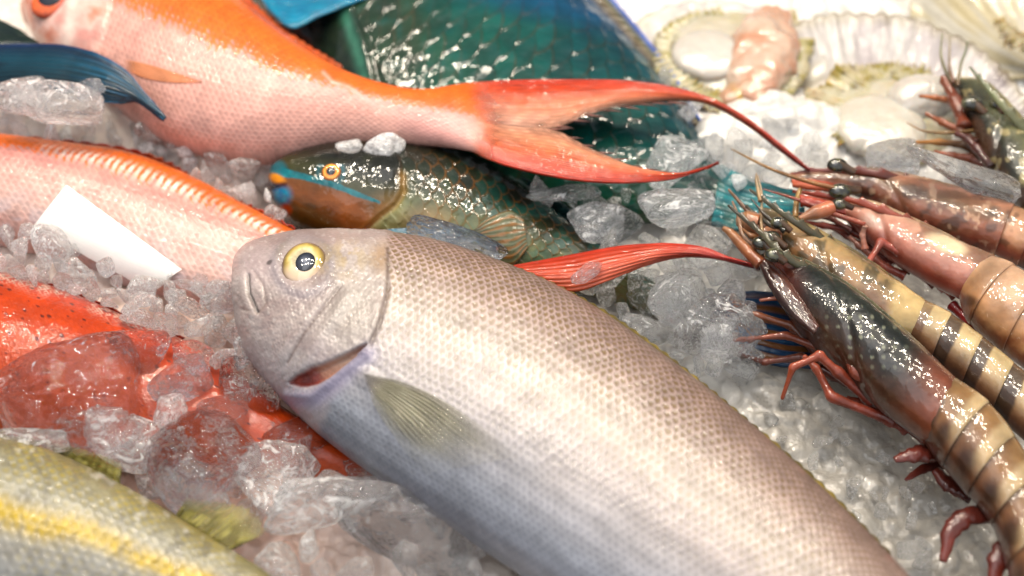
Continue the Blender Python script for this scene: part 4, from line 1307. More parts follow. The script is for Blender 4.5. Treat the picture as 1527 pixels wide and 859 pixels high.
    # --- lower pink prawn
    def cc4(G):
        v, u = G['v'], G['u']
        c = ramp(np.clip(v + 0.2 * (pnoise(G, 22, 11) - 0.5), 0, 1), [(0, '#8a7a56'), (0.2, '#b8987a'), (0.45, '#cf9c84'), (0.7, '#c48470'), (1, '#a8503c')])
        c = mix(c, hexl('#6a4a34'), 0.65 * sst(0.5, 0.68, pnoise(G, 20, 31)) * (1 - sst(0.5, 0.8, v)))
        c = mix(c, hexl('#8f3a2a'), 0.5 * sst(0.75, 1.0, v))
        c = mix(c, hexl('#f0dcb4'), 0.9 * blob(G['px'], G['py'], 1412, 364, 30, 12, 22, 0.4))
        c = mix(c, hexl('#a8402e'), 0.7 * (1 - sst(0.08, 0.25, u)))
        return mix(c, hexl('#e0bfae'), 0.6 * blob(G['px'], G['py'], 1300, 330, 18, 10, 20, 0.5))

    def ac4(G, k):
        v = G['v']
        c = ramp(np.clip(v + 0.25 * (pnoise(G, 18, 16) - 0.5), 0, 1), [(0, '#a89470'), (0.3, '#cfa888'), (0.6, '#d8ac88'), (0.85, '#cc9464'), (1, '#9a5a38')])
        c = mix(c, hexl('#8a4a30'), 0.7 * (1 - sst(0.02, 0.22, G['u'])))
        c = mix(c, hexl('#7a5a40'), 0.35 * sst(0.45, 0.75, pnoise(G, 26, 41)))
        return mix(c, hexl('#4a2e20'), 0.8 * blob(G['px'], G['py'], 1446, 449, 11, 8, 0, 0.5))
    prawn('pale pink prawn with a cream patch on its back',
          ([(1188, 285), (1222, 289), (1262, 297), (1310, 306), (1372, 333), (1432, 361), (1488, 384)], [(1190, 298), (1220, 311), (1258, 327), (1286, 355), (1336, 394), (1387, 424), (1430, 446)]),
          ([(1468, 380), (1518, 402), (1562, 430), (1612, 470)], [(1424, 430), (1440, 478), (1490, 522), (1545, 560)]),
          0.028, cc4, ac4,
          ([(1400, 352), (1340, 324), (1280, 301), (1230, 292), (1182, 285)], [.026, .035, .035, .032, .029], [.0020, .0008], '#a8604a', '#a03820', 7),
          [((1252, 302), .038, .0034, (1272, 310))],
          [([(1290, 335), (1240, 318), (1190, 298), (1138, 282)], [.034, .036, .034], [.0012, .0010, .0003], '#a84a30', '#8a3a24'),
           ([(1186, 324), (1188, 300), (1193, 282)], [.030, .034], [.0014, .0010], '#b0803c', '#c89a50'),
           ([(1240, 310), (1215, 318), (1192, 326)], [.036, .036], [.0034, .0030, .001], '#d8744c', '#d89a70')],
          [([(1410, 430), (1370, 400), (1340, 375), (1314, 361), (1296, 390), (1288, 400)], [.020, .032, .030], [.0034, .003, .0024, .001], '#9a382c', '#c86a58'),
           ([(1424, 442), (1405, 428), (1370, 396), (1350, 390)], [.018, .026], [.003, .0026, .0016], '#a8483a', '#d08070'),
           ([(1350, 412), (1320, 398), (1306, 386), (1280, 366), (1266, 352)], [.018, .022], [.003, .0026, .0014], '#b85040', '#d08870'),
           ([(1330, 395), (1300, 370), (1284, 366), (1262, 352), (1240, 340)], [.018, .020], [.003, .0024, .001], '#8f3428', '#b85844'),
           ([(1300, 360), (1262, 342), (1226, 336), (1195, 330)], [.02, .024], [.003, .0026, .001], '#b04030', '#c86048'),
           ([(1290, 372), (1286, 350), (1290, 336)], [.026, .034], [.002, .0016], '#c87a64', '#e0a890'),
           ([(1440, 470), (1480, 500), (1510, 520), (1530, 540)], [.016, .018], [.004, .004, .002], '#a01c20', '#b82c2c'),
           ([(1420, 455), (1450, 485), (1490, 510), (1527, 520)], [.018, .022], [.003, .003, .0018], '#8f1a1c', '#c03a34'),
           ([(1360, 405), (1330, 385), (1300, 352), (1275, 338)], [.020, .026], [.0026, .002, .001], '#7a2c20', '#a85040'),
           ([(1395, 425), (1360, 402), (1330, 372), (1322, 350)], [.016, .024], [.003, .0022, .001], '#8a3428', '#c06a54'),
           ([(1270, 345), (1240, 326), (1215, 322), (1180, 316)], [.024, .028], [.002, .0016, .0006], '#6a2a20', '#a8583c'),
           ([(1450, 462), (1475, 480), (1500, 492), (1530, 500)], [.022, .024], [.0024, .002, .0012], '#b03030', '#d87a68')],
          scales_=[([(1192, 290), (1225, 297), (1258, 304)], [(1194, 306), (1225, 315), (1262, 322)], .036, '#b8462c', '#8f2c1c')])

    # --- olive prawn by the scallop
    def cc5(G):
        v, u = G['v'], G['u']
        c = ramp(np.clip(v + 0.3 * (pnoise(G, 18, 21) - 0.5), 0, 1), [(0, '#8c8558'), (0.25, '#7a7448'), (0.5, '#5a5a3e'), (0.75, '#34342c'), (1, '#5a3a28')])
        return mix(c, hexl('#b8a878'), 0.6 * sst(0.58, 0.72, pnoise(G, 14, 5)))
    prawn('dark olive prawn with spiky orange tipped legs in front of the large scallop shell',
          ([(1428, 118), (1468, 126), (1508, 162), (1548, 212), (1584, 268), (1612, 322)], [(1416, 126), (1424, 160), (1445, 206), (1475, 256), (1510, 302), (1546, 348)]),
          ([(1600, 300), (1640, 350), (1670, 400)], [(1530, 335), (1575, 385), (1610, 430)]),
          0.030, cc5, lambda G, k: cc5(G),
          ([(1560, 225), (1505, 168), (1470, 128), (1446, 100)], [.034, .045, .047, .048], [.0026, .0006], '#8c8a60', '#5a6a50', 9),
          [((1450, 152), .040, .0048, (1470, 170)), ((1488, 152), .042, .0036, (1495, 170))],
          [([(1424, 130), (1410, 105), (1403, 80), (1405, 50)], [.036, .044], [.0011, .0008, .0003], '#6a5a3a', '#8a8a60'),
           ([(1428, 128), (1432, 100), (1440, 76), (1443, 62)], [.038, .046], [.0010, .0006, .0003], '#7a5a3a', '#7a8a60'),
           ([(1422, 124), (1416, 100), (1416, 75), (1417, 52)], [.038, .046], [.0010, .0006, .0003], '#7a4a30', '#a89a78'),
           ([(1450, 195), (1420, 198), (1380, 196), (1352, 183)], [.032, .034, .032], [.0010, .0007, .0002], '#7a5a30', '#a8804a')],
          [([(1438, 190), (1424, 150), (1408, 118), (1406, 112)], [.032, .036], [.0045, .004, .0022], '#7a3a24', '#a8583a'),
           ([(1440, 190), (1418, 150), (1395, 146), (1370, 143)], [.030, .032], [.0028, .0024, .0010], '#8a3a24', '#d0783a'),
           ([(1455, 215), (1430, 195), (1404, 182), (1380, 169)], [.030, .030], [.0034, .003, .0012], '#4a2a20', '#b86030'),
           ([(1465, 235), (1440, 216), (1400, 212), (1358, 212)], [.026, .028], [.0034, .0028, .0010], '#3a201a', '#d8903a'),
           ([(1470, 250), (1446, 236), (1420, 232), (1392, 226)], [.024, .024], [.0034, .003, .0012], '#5a241a', '#c86a40'),
           ([(1478, 250), (1455, 220), (1440, 205), (1424, 198)], [.032, .034], [.0030, .0026, .002], '#3a1e1a', '#6a3024'),
           ([(1480, 256), (1458, 246), (1432, 240), (1404, 232)], [.020, .02], [.0030, .0026, .001], '#4a1e18', '#a04a30')])


# ================================================================== SCALLOPS
def scallop(label, hinge, axis, R, z, wavy, shellcol, tilt=0.25, spread=1.45, ribs=22, px=True):
    """fan-shaped shell: hinge point, axis direction on the table, radius; open dish with ribs"""
    h = at(np.array(hinge, float), z)
    ax = np.array([math.cos(axis), math.sin(axis), 0.0])
    sd = np.array([-math.sin(axis), math.cos(axis), 0.0])
    nr, na = 70, 240
    q = np.linspace(0.0, 1, nr)
    a = np.linspace(-1, 1, na)
    Q, A = np.meshgrid(q, a, indexing='ij')
    # a circle of radius R through the hinge, swept from the hinge
    ang = A * spread
    rim = 2 * R * np.cos(np.clip(ang, -1.5, 1.5) * 0.80)
    rim = rim * (1 + 0.006 * np.cos(A * ribs * np.pi) + 0.02 * (vnoise(A * 9 + 3, 1.2) - 0.5))
    x, y = Q * rim * np.cos(ang), Q * rim * np.sin(ang)
    rr = np.hypot((x - R) / R, y / R)
    dish = -0.16 * R * (1 - np.clip(rr, 0, 1) ** 2)
    P = h + x[..., None] * ax + y[..., None] * sd + ZAX * (dish + tilt * (x - R) * 1.0 + 0.00022 * np.cos(A * ribs * np.pi) * sst(0.25, 0.9, Q))[..., None]
    n = grid_normals(P, False); n *= np.sign(n[..., 2:3] + 1e-9)
    full = np.concatenate([P, (P - n * 0.0022)[:, ::-1]], 1)
    c = shellcol(Q, A, rr)
    c = np.concatenate([c, c[:, ::-1] * 0.8], 1)
    loc = h + ax * R; loc[2] = 0
    r = thing('scallop', label, 'scallop', loc, 'opened scallops at the back of the ice')
    raw_mesh('shell', full, sheet_faces(nr, 2 * na), M['shell'], r, c)
    return r


def blob_mesh(name, c, rx, ry, rz, ang, mat, parent, colfn, lump=0.12, f=120, e=2.0, nr=60, na=110, seed=0.0):
    th = np.linspace(0.02, math.pi * 0.62, nr)
    ph = np.linspace(0, 2 * math.pi, na, endpoint=False)
    Tt, Pp = np.meshgrid(th, ph, indexing='ij')
    st, ct = np.sin(Tt), np.cos(Tt)
    st = np.abs(st) ** (2 / e); ct = np.sign(ct) * np.abs(ct) ** (2 / e)
    x, y, zz = rx * st * np.cos(Pp), ry * st * np.sin(Pp), rz * ct
    ca, sa = math.cos(ang), math.sin(ang)
    P = np.stack([x * ca - y * sa, x * sa + y * ca, zz], -1)
    k = 1 + lump * 2 * (fbm(P[..., 0] * f + seed, P[..., 1] * f, P[..., 2] * f + seed) - 0.5)
    P = c + P * k[..., None]
    return raw_mesh(name, P, grid_faces(nr, na), mat, parent, colfn(P, Tt, Pp))


def frill(name, path, z, w, mat, parent, colfn, waves=30, amp=0.002, n=260):
    """ruffled mantle ribbon"""
    P0 = px_path(path, z)
    s, _ = arc_params(P0, n)
    c = cr(P0, s)
    tn = np.gradient(c, axis=0); tn /= np.linalg.norm(tn, axis=1, keepdims=True)
    sd = np.cross(tn, ZAX)
    m = 12
    t = np.linspace(-1, 1, m)
    u = np.linspace(0, 1, n)
    U, Tm = np.meshgrid(u, t, indexing='ij')
    wv = np.sin(U * waves * 2 * np.pi + 9 * vnoise(U * 17, 0.3)) * amp * (0.25 + 0.6 * np.abs(Tm)) * (0.3 + 1.0 * vnoise(U * 22, 4.0))
    taper = np.sin(np.pi * np.clip(U, 0.03, 0.97)) ** 0.4
    P = c[:, None] + sd[:, None] * (Tm * w * taper * (0.55 + 0.9 * vnoise(U * 25, 2.0)))[..., None] + ZAX * (wv + 0.0012 * (1 - Tm ** 2))[..., None]
    full = np.concatenate([P, (P - ZAX * 0.0015)[:, ::-1]], 1)
    cc = colfn(U, Tm)
    return raw_mesh(name, full, sheet_faces(n, 2 * m), mat, parent, np.concatenate([cc, cc[:, ::-1]], 1))


def scallops():
    cream = lambda P, Tt, Pp: mix(hexl('#efe6da'), hexl('#f6f0e8'), fbm(P[..., 0] * 90, P[..., 1] * 90, P[..., 2] * 90))

    def sc1(Q, A, rr):
        c = mix(hexl('#e6e0da'), hexl('#d2cac6'), sst(0.4, 0.7, fbm(A * 14, Q * 3, 1)))
        return mix(c, hexl('#cfc49a'), 0.35 * sst(0.5, 0.7, fbm(A * 5, Q * 4, 6)))

    def sc2(Q, A, rr):
        c = mix(hexl('#e2dcd8'), hexl('#b9afb2'), sst(0.35, 0.65, fbm(A * 26, Q * 2.2, 3)))
        c = mix(hexl('#e8e2da'), c, sst(0.45, 0.8, Q))
        c = mix(c, hexl('#7f7478'), 0.8 * sst(0.66, 0.98, Q) * sst(0.42, 0.6, fbm(A * 30, Q * 3, 9)))
        c = mix(c, hexl('#a39466'), 0.5 * sst(0.93, 1, Q))
        return c

    def sc3(Q, A, rr):
        c = mix(hexl('#e8e2d4'), hexl('#dccfae'), sst(0.35, 0.7, fbm(A * 12, Q * 3, 2)))
        return c
    olive = lambda U, Tm: mix(mix(hexl('#d8cfae'), hexl('#b0a35c'), sst(0.35, 0.7, fbm(U * 30, Tm * 1.5))), hexl('#4a3f24'), 0.85 * sst(0.55, 0.7, fbm(U * 60, Tm * 3, 5)) * sst(0.1, 0.5, np.abs(Tm)))

    r1 = scallop('open scallop with a white muscle and a shiny orange roe, beside the teal fish', (1080, 192), math.radians(88), 0.0465, 0.012, 0, sc1, tilt=0.12)
    skirt = lambda P, Tt, Pp: mix(mix(hexl('#e2d8b8'), hexl('#efe6d6'), sst(0.3, 0.7, fbm(P[..., 0] * 80, P[..., 1] * 80, P[..., 2] * 80 + 3))), hexl('#9a8c4a'), 0.8 * sst(0.55, 0.7, fbm(P[..., 0] * 130, P[..., 1] * 130, P[..., 2] * 130 + 7)) * sst(1.1, 1.7, Tt))
    blob_mesh('mantle', at(np.array([1092, 84.0]), 0.012), 0.032, 0.034, 0.007, 0.0, M['meat'], r1, skirt, lump=0.18, f=70, e=2.3, seed=2.0)
    blob_mesh('muscle', at(np.array([1057, 84.0]), 0.017), 0.0180, 0.0185, 0.006, 0.0, M['meat'], r1, cream, lump=0.05, f=60, e=2.6)
    blob_mesh('roe', at(np.array([1140, 76.0]), 0.018), 0.0170, 0.038, 0.009, math.radians(-14), M['meat'], r1,
              lambda P, Tt, Pp: mix(hexl('#e6b296'), hexl('#efd6c2'), sst(0.35, 0.65, fbm(P[..., 0] * 70, P[..., 1] * 70, P[..., 2] * 70 + 4))), lump=0.25, f=95, seed=3.0)
    blob_mesh('gut', at(np.array([1118, 144.0]), 0.014), 0.018, 0.010, 0.009, math.radians(20), M['meat'], r1,
              lambda P, Tt, Pp: mix(hexl('#e2b79a'), hexl('#d8b06a'), sst(0.4, 0.6, fbm(P[..., 0] * 90, P[..., 1] * 90, P[..., 2] * 90))), lump=0.2, f=90, seed=8.0)
    frill('mantle_edge', [(1075, 18), (1030, 26), (1000, 50), (992, 75), (1006, 105), (1034, 134), (1075, 150), (1120, 158), (1160, 140), (1188, 100), (1194, 60), (1180, 15)], 0.016, 0.0075, M['meat'], r1, olive, waves=46)
    r2 = scallop('large ribbed lilac grey scallop shell holding a cream muscle, behind the prawn beaks', (1338, 290), math.radians(88), 0.0610, 0.012, 0, sc2, tilt=0.16, ribs=44)
    blob_mesh('mantle', at(np.array([1325, 178.0]), 0.010), 0.038, 0.032, 0.008, 0.0, M['meat'], r2, skirt, lump=0.15, f=70, e=2.3, seed=6.0)
    blob_mesh('muscle', at(np.array([1312, 190.0]), 0.016), 0.021, 0.022, 0.006, 0.0, M['meat'], r2,
              lambda P, Tt, Pp: mix(hexl('#f2e8d8'), hexl('#f6f0e4'), fbm(P[..., 0] * 60, P[..., 1] * 60, P[..., 2] * 60)), lump=0.08, f=60, e=2.5)
    blob_mesh('roe', at(np.array([1375, 150.0]), 0.016), 0.018, 0.014, 0.011, 0.5, M['meat'], r2, cream, lump=0.15, f=80, seed=5.0)
    frill('mantle_edge', [(1262, 212), (1238, 192), (1226, 168), (1238, 142), (1268, 120), (1310, 108), (1350, 106), (1390, 116), (1412, 128)], 0.016, 0.0085, M['meat'], r2, olive, waves=44)
    r3 = scallop('pale yellowish scallop shell in the far corner, only its near rim showing', (1575, 95), math.radians(105), 0.046, 0.010, 0, sc3, tilt=0.15)
    frill('mantle', [(1490, 30), (1520, 60), (1560, 70), (1600, 50)], 0.016, 0.006, M['meat'], r3, olive, waves=20)


# ================================================================== ICE
def bed():
    step = 0.0011
    xs = np.concatenate([np.linspace(-1.4, -0.40, 26)[:-1], np.arange(-0.40, 0.40, step), np.linspace(0.40, 1.4, 26)])
    ys = np.concatenate([np.linspace(-0.9, -0.34, 14)[:-1], np.arange(-0.34, 0.40, step), np.linspace(0.40, 1.6, 30)])
    X, Y = np.meshgrid(xs, ys, indexing='ij')
    Z = -0.002 + 0.008 * (fbm(X * 14, Y * 14, 0.5) - 0.5)

    def mound(px, py, h, r):
        c = at(np.array([px, py], float), 0.0)
        return h * np.exp(-((X - c[0]) ** 2 + (Y - c[1]) ** 2) / r ** 2)
    for m in ((60, 175, .018, .035), (170, 195, .018, .03), (270, 225, .016, .03), (350, 270, .014, .025), (0, 170, .014, .04),
              (1040, 250, .012, .03), (1130, 200, .016, .04), (1230, 220, .012, .03), (960, 20, .010, .03),
              (330, 470, .010, .03), (120, 400, .010, .03), (1130, 560, .006, .03), (420, 760, .006, .04), (1420, 250, .016, .025)):
        Z = Z + mound(*m)
    base = Z.copy()
    rs = np.random.RandomState(11)
    n = 9000
    cx = rs.uniform(-0.42, 0.42, n); cy = rs.uniform(-0.36, 0.42, n)
    rad = 0.0028 + 0.0058 * rs.rand(n) ** 2
    for k in range(n):
        i0, i1 = np.searchsorted(xs, [cx[k] - 1.6 * rad[k], cx[k] + 1.6 * rad[k]])
        j0, j1 = np.searchsorted(ys, [cy[k] - 1.6 * rad[k], cy[k] + 1.6 * rad[k]])
        if i1 - i0 < 2 or j1 - j0 < 2:
            continue
        a = rs.rand() * 3.14
        dx, dy = X[i0:i1, j0:j1] - cx[k], Y[i0:i1, j0:j1] - cy[k]
        u, v = (dx * math.cos(a) + dy * math.sin(a)) / rad[k], (-dx * math.sin(a) + dy * math.cos(a)) / (rad[k] * rs.uniform(0.55, 1))
        p = rs.choice([2.0, 2.6, 4.0])
        d = (np.abs(u) ** p + np.abs(v) ** p)
        tlt = rs.uniform(-0.25, 0.25, 2)
        hgt = base[i0:i1, j0:j1] + rad[k] * (0.6 * np.sqrt(np.clip(1 - d, 0, 1)) * rs.uniform(0.5, 1) + tlt[0] * u + tlt[1] * v)
        hgt = np.where(d < 1, hgt, -1)
        Z[i0:i1, j0:j1] = np.maximum(Z[i0:i1, j0:j1], hgt)
    wz = np.exp(-(((X - 0.13) / 0.13) ** 2 + ((Y + 0.12) / 0.13) ** 2))
    Z = Z * (1 - 0.45 * wz) + 0.45 * wz * (base + 0.002) + 0.0022 * (fbm(X * 260, Y * 260, 2) - 0.5)
    P = np.stack([X, Y, Z], -1)
    wetp = fbm(X * 40, Y * 40, 3)
    c = mix(hexl('#efeae2'), hexl('#e0ddd8'), wetp)
    # greyer wet slush beside the front prawn's legs, with the shade there painted in
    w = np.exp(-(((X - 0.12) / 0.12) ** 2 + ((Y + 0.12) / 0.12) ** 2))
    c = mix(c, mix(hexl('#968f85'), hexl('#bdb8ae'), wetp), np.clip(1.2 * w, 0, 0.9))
    w2 = np.exp(-(((X + 0.12) / 0.09) ** 2 + ((Y + 0.08) / 0.11) ** 2))
    c = c * mix(np.array([1.0, 1.0, 1.0]), np.array([1.03, 0.95, 0.90]), sst(-0.02, -0.14, X))  # left side warmed, painting in light bounced off the orange and red fish
    c = mix(c, hexl('#dca68c'), np.clip(0.8 * w2, 0, 0.8))  # peach colour bleed from the red fish, painted onto the ice
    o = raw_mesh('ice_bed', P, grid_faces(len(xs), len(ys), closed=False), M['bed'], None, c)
    o['kind'] = 'stuff'
    o['label'] = 'bed of crushed white ice under all the seafood'
    # the counter that carries the ice
    bm = bmesh.new()
    bmesh.ops.create_cube(bm, size=1.0)
    for v in bm.verts:
        v.co.x *= 3.0; v.co.y *= 2.8; v.co.z = v.co.z * 0.05 - 0.075
        v.co.y += 0.35
    me = bpy.data.meshes.new('counter'); bm.to_mesh(me); bm.free()
    me.color_attributes.new('Col', 'FLOAT_COLOR', 'POINT')
    for d in me.color_attributes['Col'].data:
        d.color = (0.45, 0.46, 0.47, 1)
    me.materials.append(M['card'])
    o = bpy.data.objects.new('counter', me); link(o)
    o['kind'] = 'structure'


def ice_shape(seed, kind='chip', sub=4):
    rs = np.random.RandomState(seed)
    bm = bmesh.new()
    bmesh.ops.create_icosphere(bm, subdivisions=sub, radius=1.0)
    D = np.array([v.co[:] for v in bm.verts])
    D /= np.linalg.norm(D, axis=1, keepdims=True)
    if kind == 'round':
        k, p, lo, hi = 7, 6.0, 0.75, 1.0
    elif kind == 'shard':
        k, p, lo, hi = 9, 22.0, 0.5, 1.0
    else:
        k, p, lo, hi = 11, 15.0, 0.55, 1.0
    nrm = rs.normal(size=(k, 3)); nrm /= np.linalg.norm(nrm, axis=1, keepdims=True)
    nrm = np.vstack([nrm, np.eye(3), -np.eye(3)])
    off = np.concatenate([rs.uniform(lo, hi, k), np.full(6, 1.05)])
    g = np.maximum(D @ nrm.T, 0) / off
    r = (g ** p).sum(1) ** (-1 / p)
    r *= 1 + (0.10 if kind != 'shard' else 0.05) * 2 * (fbm(D[:, 0] * 1.7 + seed, D[:, 1] * 1.7, D[:, 2] * 1.7 + 9, 3) - 0.5)
    r *= 1 + 0.025 * 2 * (fbm(D[:, 0] * 6 + seed, D[:, 1] * 6, D[:, 2] * 6 + 9, 2) - 0.5)
    asp = {'round': (1, 0.85, 0.7), 'shard': (1.1, 0.6, 0.5), 'chip': (1, 0.8, 0.6)}[kind]
    P = D * r[:, None] * np.array(asp)
    for v, c in zip(bm.verts, P):
        v.co = c
    me = bpy.data.meshes.new('ice_' + kind)
    bm.to_mesh(me); bm.free()
    me.polygons.foreach_set('use_smooth', np.ones(len(me.polygons), bool))
    return me


def ice():
    shapes = {k: [ice_shape(s * 13 + len(k), k) for s in range(9)] for k in ('round', 'chip', 'shard')}
    done = {}

    def piece(name, kind, idx, mat, px, py, z, size, rot, label, group=None, scale=(1, 1, 1)):
        me = shapes[kind][idx % 9]
        key = (kind, idx % 9, mat)
        if key not in done:
            m2 = me.copy(); m2.materials.clear(); m2.materials.append(M[mat])
            # object coordinates in metres-like units for the noise
            done[key] = m2
        o = bpy.data.objects.new(name, done[key])
        o.location = tuple(at(np.array([px, py], float), z))
        o.rotation_euler = rot
        o.scale = tuple(size * s for s in scale)
        link(o)
        return tag(o, label, 'ice', group)

    def R():
        return (random.uniform(0, 6.28), random.uniform(0, 6.28), random.uniform(0, 6.28))
    g = 0.000275
    # named lumps: (kind, idx, mat, px, py, z, half width px, aspect xyz, rot z, label)
    big = [
        ('round', 0, 'ice_dome', 85, 590, .034, 105, (1.0, 1.05, .75), 0.2, 'biggest dome of clear ice on the deep red freckled fish'),
        ('round', 1, 'ice_dome', 308, 668, .026, 82, (1.0, 1.1, .85), 0.6, 'round clear ice dome with white lamp glints in front of the red fish tail'),
        ('round', 2, 'ice_dome', 598, 790, .018, 110, (1.0, .62, .6), -0.2, 'flat oval lens of clear ice with a dark rim below the silver fish belly'),
        ('chip', 3, 'ice', 492, 748, .022, 98, (1.05, .55, .6), 0.42, 'long slanted ice slab leaning on the flat ice lens'),
        ('chip', 4, 'ice', 402, 702, .024, 68, (1.0, .95, .7), 1.0, 'cloudy pinkish ice lump between the round dome and the slanted slab'),
        ('round', 5, 'ice_dome', 372, 578, .022, 44, (1, 1.1, .8), 0.0, 'small bubbly clear ice ball under the chin of the silver fish'),
        ('chip', 6, 'ice_dome', 214, 522, .030, 44, (1, 1, .8), 0.3, 'clear ice chunk on the freckled fish right behind the biggest dome'),
        ('round', 7, 'ice', 176, 652, .030, 62, (1.0, .7, .7), -0.3, 'milky rounded ice chunk between the biggest dome and the striped fish'),
        ('chip', 1, 'ice_dome', 268, 560, .032, 50, (1.1, .8, .8), 0.8, 'clear ice block on the freckled fish below the chin-side ice ball'),
        ('round', 3, 'ice_dome', 334, 612, .026, 42, (1, .8, .8), 0.3, 'clear ice lump wedged between the round dome and the silver fish throat'),
        ('chip', 5, 'ice', 250, 612, .034, 40, (1, .8, .7), 1.2, 'frosted ice chunk behind the round dome on the freckled fish'),
        ('round', 7, 'ice_dome', 440, 652, .020, 46, (1.1, .7, .8), 0.5, 'clear ice lump against the silver fish belly behind the cloudy pinkish lump'),
        ('chip', 8, 'ice_dome', 296, 530, .028, 36, (1, .8, .7), 0.1, 'clear ice chip on the freckled fish back nearest the silver fish cheek'),
        ('shard', 4, 'ice', 20, 655, .036, 60, (1.1, .6, .6), 0.1, 'frosted ice slab under the front edge of the biggest dome'),
        ('round', 8, 'ice', 1010, 306, .036, 62, (1.0, .5, .6), 0.2, 'milky oval ice cube under the tip of the lower tail lobe'),
        ('chip', 0, 'ice', 1000, 236, .030, 52, (1, .8, .7), 0.7, 'clear ice chunk in the fork of the red tail'),
        ('chip', 1, 'ice_glass', 1010, 438, .030, 62, (1, .8, .8), 0.9, 'ice wedge with a white core under the single red tail fin'),
        ('shard', 2, 'ice_glass', 1056, 506, .024, 66, (1.0, 1.2, 1.1), 0.8, 'three sided glassy ice block beside the blue brown tail'),
        ('shard', 3, 'ice_dome', 1435, 262, .040, 78, (1.0, .55, .5), -0.25, 'long clear ice stick lying on the reddish brown prawn'),
        ('round', 4, 'ice_dome', 1326, 236, .030, 38, (1, .9, .8), 0.0, 'clear ice ball behind the beak of the reddish brown prawn'),
        ('round', 6, 'ice_dome', 680, 366, .036, 76, (1.0, .36, .45), -0.22, 'long clear ice bar between the olive parrotfish and the silver fish'),
        ('chip', 5, 'ice_glass', 872, 406, .040, 40, (1.0, .45, .5), 0.7, 'small clear ice splinter lying on the single red tail fin'),
        ('round', 3, 'ice_white', 521, 219, .038, 23, (1, .7, .6), 0.4, 'grey white ice pebble on top of the olive parrotfish head'),
        ('chip', 2, 'ice_white', 571, 216, .038, 31, (1, .7, .6), -0.1, 'white ice lump on the nape of the olive parrotfish'),
        ('chip', 7, 'ice', 85, 150, .052, 62, (1, .9, .8), 0.1, 'tall ice heap against the blue green tail'),
        ('round', 2, 'ice', 30, 150, .050, 40, (1, .8, .7), 0.5, 'rounded ice lump under the edge of the blue green tail, left of the tall heap'),
        ('chip', 4, 'ice_glass', 128, 132, .056, 26, (1, .8, .7), 0.9, 'small clear ice chip resting on the blue green tail'),
        ('chip', 8, 'ice', 905, 330, .030, 46, (1, .9, .8), 0.4, 'rough ice chunk right of the olive parrotfish back'),
        ('shard', 1, 'ice_glass', 850, 290, .034, 50, (1.1, .6, .6), 0.2, 'thin clear ice plate below the lower tail lobe'),
        ('chip', 3, 'ice_glass', 960, 495, .022, 46, (1, .8, .8), 0.2, 'clear ice lump touching the back of the silver fish'),
    ]
    for (k, i, m, px, py, z, hw, asp, rz, lab) in big:
        dep = np.linalg.norm(at(np.array([px, py], float), z) - CAM)
        piece('ice_chunk', k, i, m, px, py, z, hw * dep / FPX, (0.15 * (i % 3), 0.1 * (i % 4), rz), lab, scale=asp)

    def inside(poly, x, y):
        c = False
        for a in range(len(poly)):
            (x1, y1), (x2, y2) = poly[a], poly[a - 1]
            if (y1 > y) != (y2 > y) and x < (x2 - x1) * (y - y1) / (y2 - y1) + x1:
                c = not c
        return c

    def zone(poly, n, lo, hi, zlo, zhi, mats, label, group, kinds=('chip', 'round', 'shard')):
        xs, ys = [p[0] for p in poly], [p[1] for p in poly]
        pts, tries = [], 0
        while len(pts) < n and tries < 6000:
            tries += 1
            x, y = random.uniform(min(xs), max(xs)), random.uniform(min(ys), max(ys))
            s = lo + (hi - lo) * random.random() ** 1.6
            if not inside(poly, x, y):
                continue
            if any(math.hypot(x - a, (y - b) * 1.3) < (s + c) * 0.62 for a, b, c in pts):
                continue
            pts.append((x, y, s))
            dep = np.linalg.norm(at(np.array([x, y]), zlo) - CAM)
            piece('ice_chunk', random.choice(kinds), random.randrange(9), random.choice(mats), x, y, random.uniform(zlo, zhi), s * dep / FPX, R(), label, group)
    zone([(-20, 140), (60, 120), (140, 140), (190, 165), (250, 190), (330, 232), (405, 246), (400, 290), (418, 325), (380, 305), (310, 282), (255, 236), (120, 208), (-20, 196)], 60, 11, 34, .014, .026, ['ice', 'ice_white', 'ice'],
         'clear ice chip piled above the orange fish that carries the paper slip', 'ice chips above the slip-carrying fish')
    zone([(-20, 345), (50, 345), (130, 385), (210, 425), (270, 410), (350, 425), (362, 480), (400, 560), (330, 530), (270, 500), (190, 465), (120, 436), (40, 408), (-20, 396)], 52, 13, 38, .018, .030, ['ice', 'ice', 'ice_glass'],
         'clear ice chip heaped between the paper slip and the deep red freckled fish', 'ice chips below the paper slip')
    zone([(230, 500), (330, 545), (400, 600), (430, 640), (560, 690), (690, 790), (760, 859), (420, 859), (330, 790), (240, 740), (180, 690), (60, 650), (-20, 650), (200, 600)], 44, 16, 44, .010, .022, ['ice', 'ice_glass', 'ice_glass'],
         'clear ice chip strewn between the silver fish belly and the striped fish', 'ice chips below the silver fish')
    zone([(800, 275), (930, 285), (1050, 210), (1090, 250), (1060, 330), (1120, 370), (1120, 430), (1110, 540), (1030, 560), (960, 515), (880, 455), (850, 350)], 60, 12, 36, .012, .028, ['ice_glass', 'ice', 'ice_glass'],
         'clear ice chip between the silver fish back, the red tails and the prawn heads', 'ice chips in the middle')
    zone([(960, 60), (1050, 165), (1200, 175), (1240, 215), (1400, 235), (1330, 240), (1180, 245), (1100, 300), (1060, 230), (1000, 140)], 34, 10, 28, .014, .026, ['ice_white', 'ice', 'ice_glass'],
         'pale ice chip around the near edge of the scallops', 'ice chips by the scallops')
    zone([(1110, 560), (1200, 600), (1330, 680), (1400, 760), (1400, 859), (1360, 859), (1200, 690), (1060, 580)], 26, 8, 24, .003, .008, ['ice_glass'],
         'small clear ice chip in the slush between the silver fish and the dark prawn', 'ice chips in the slush')


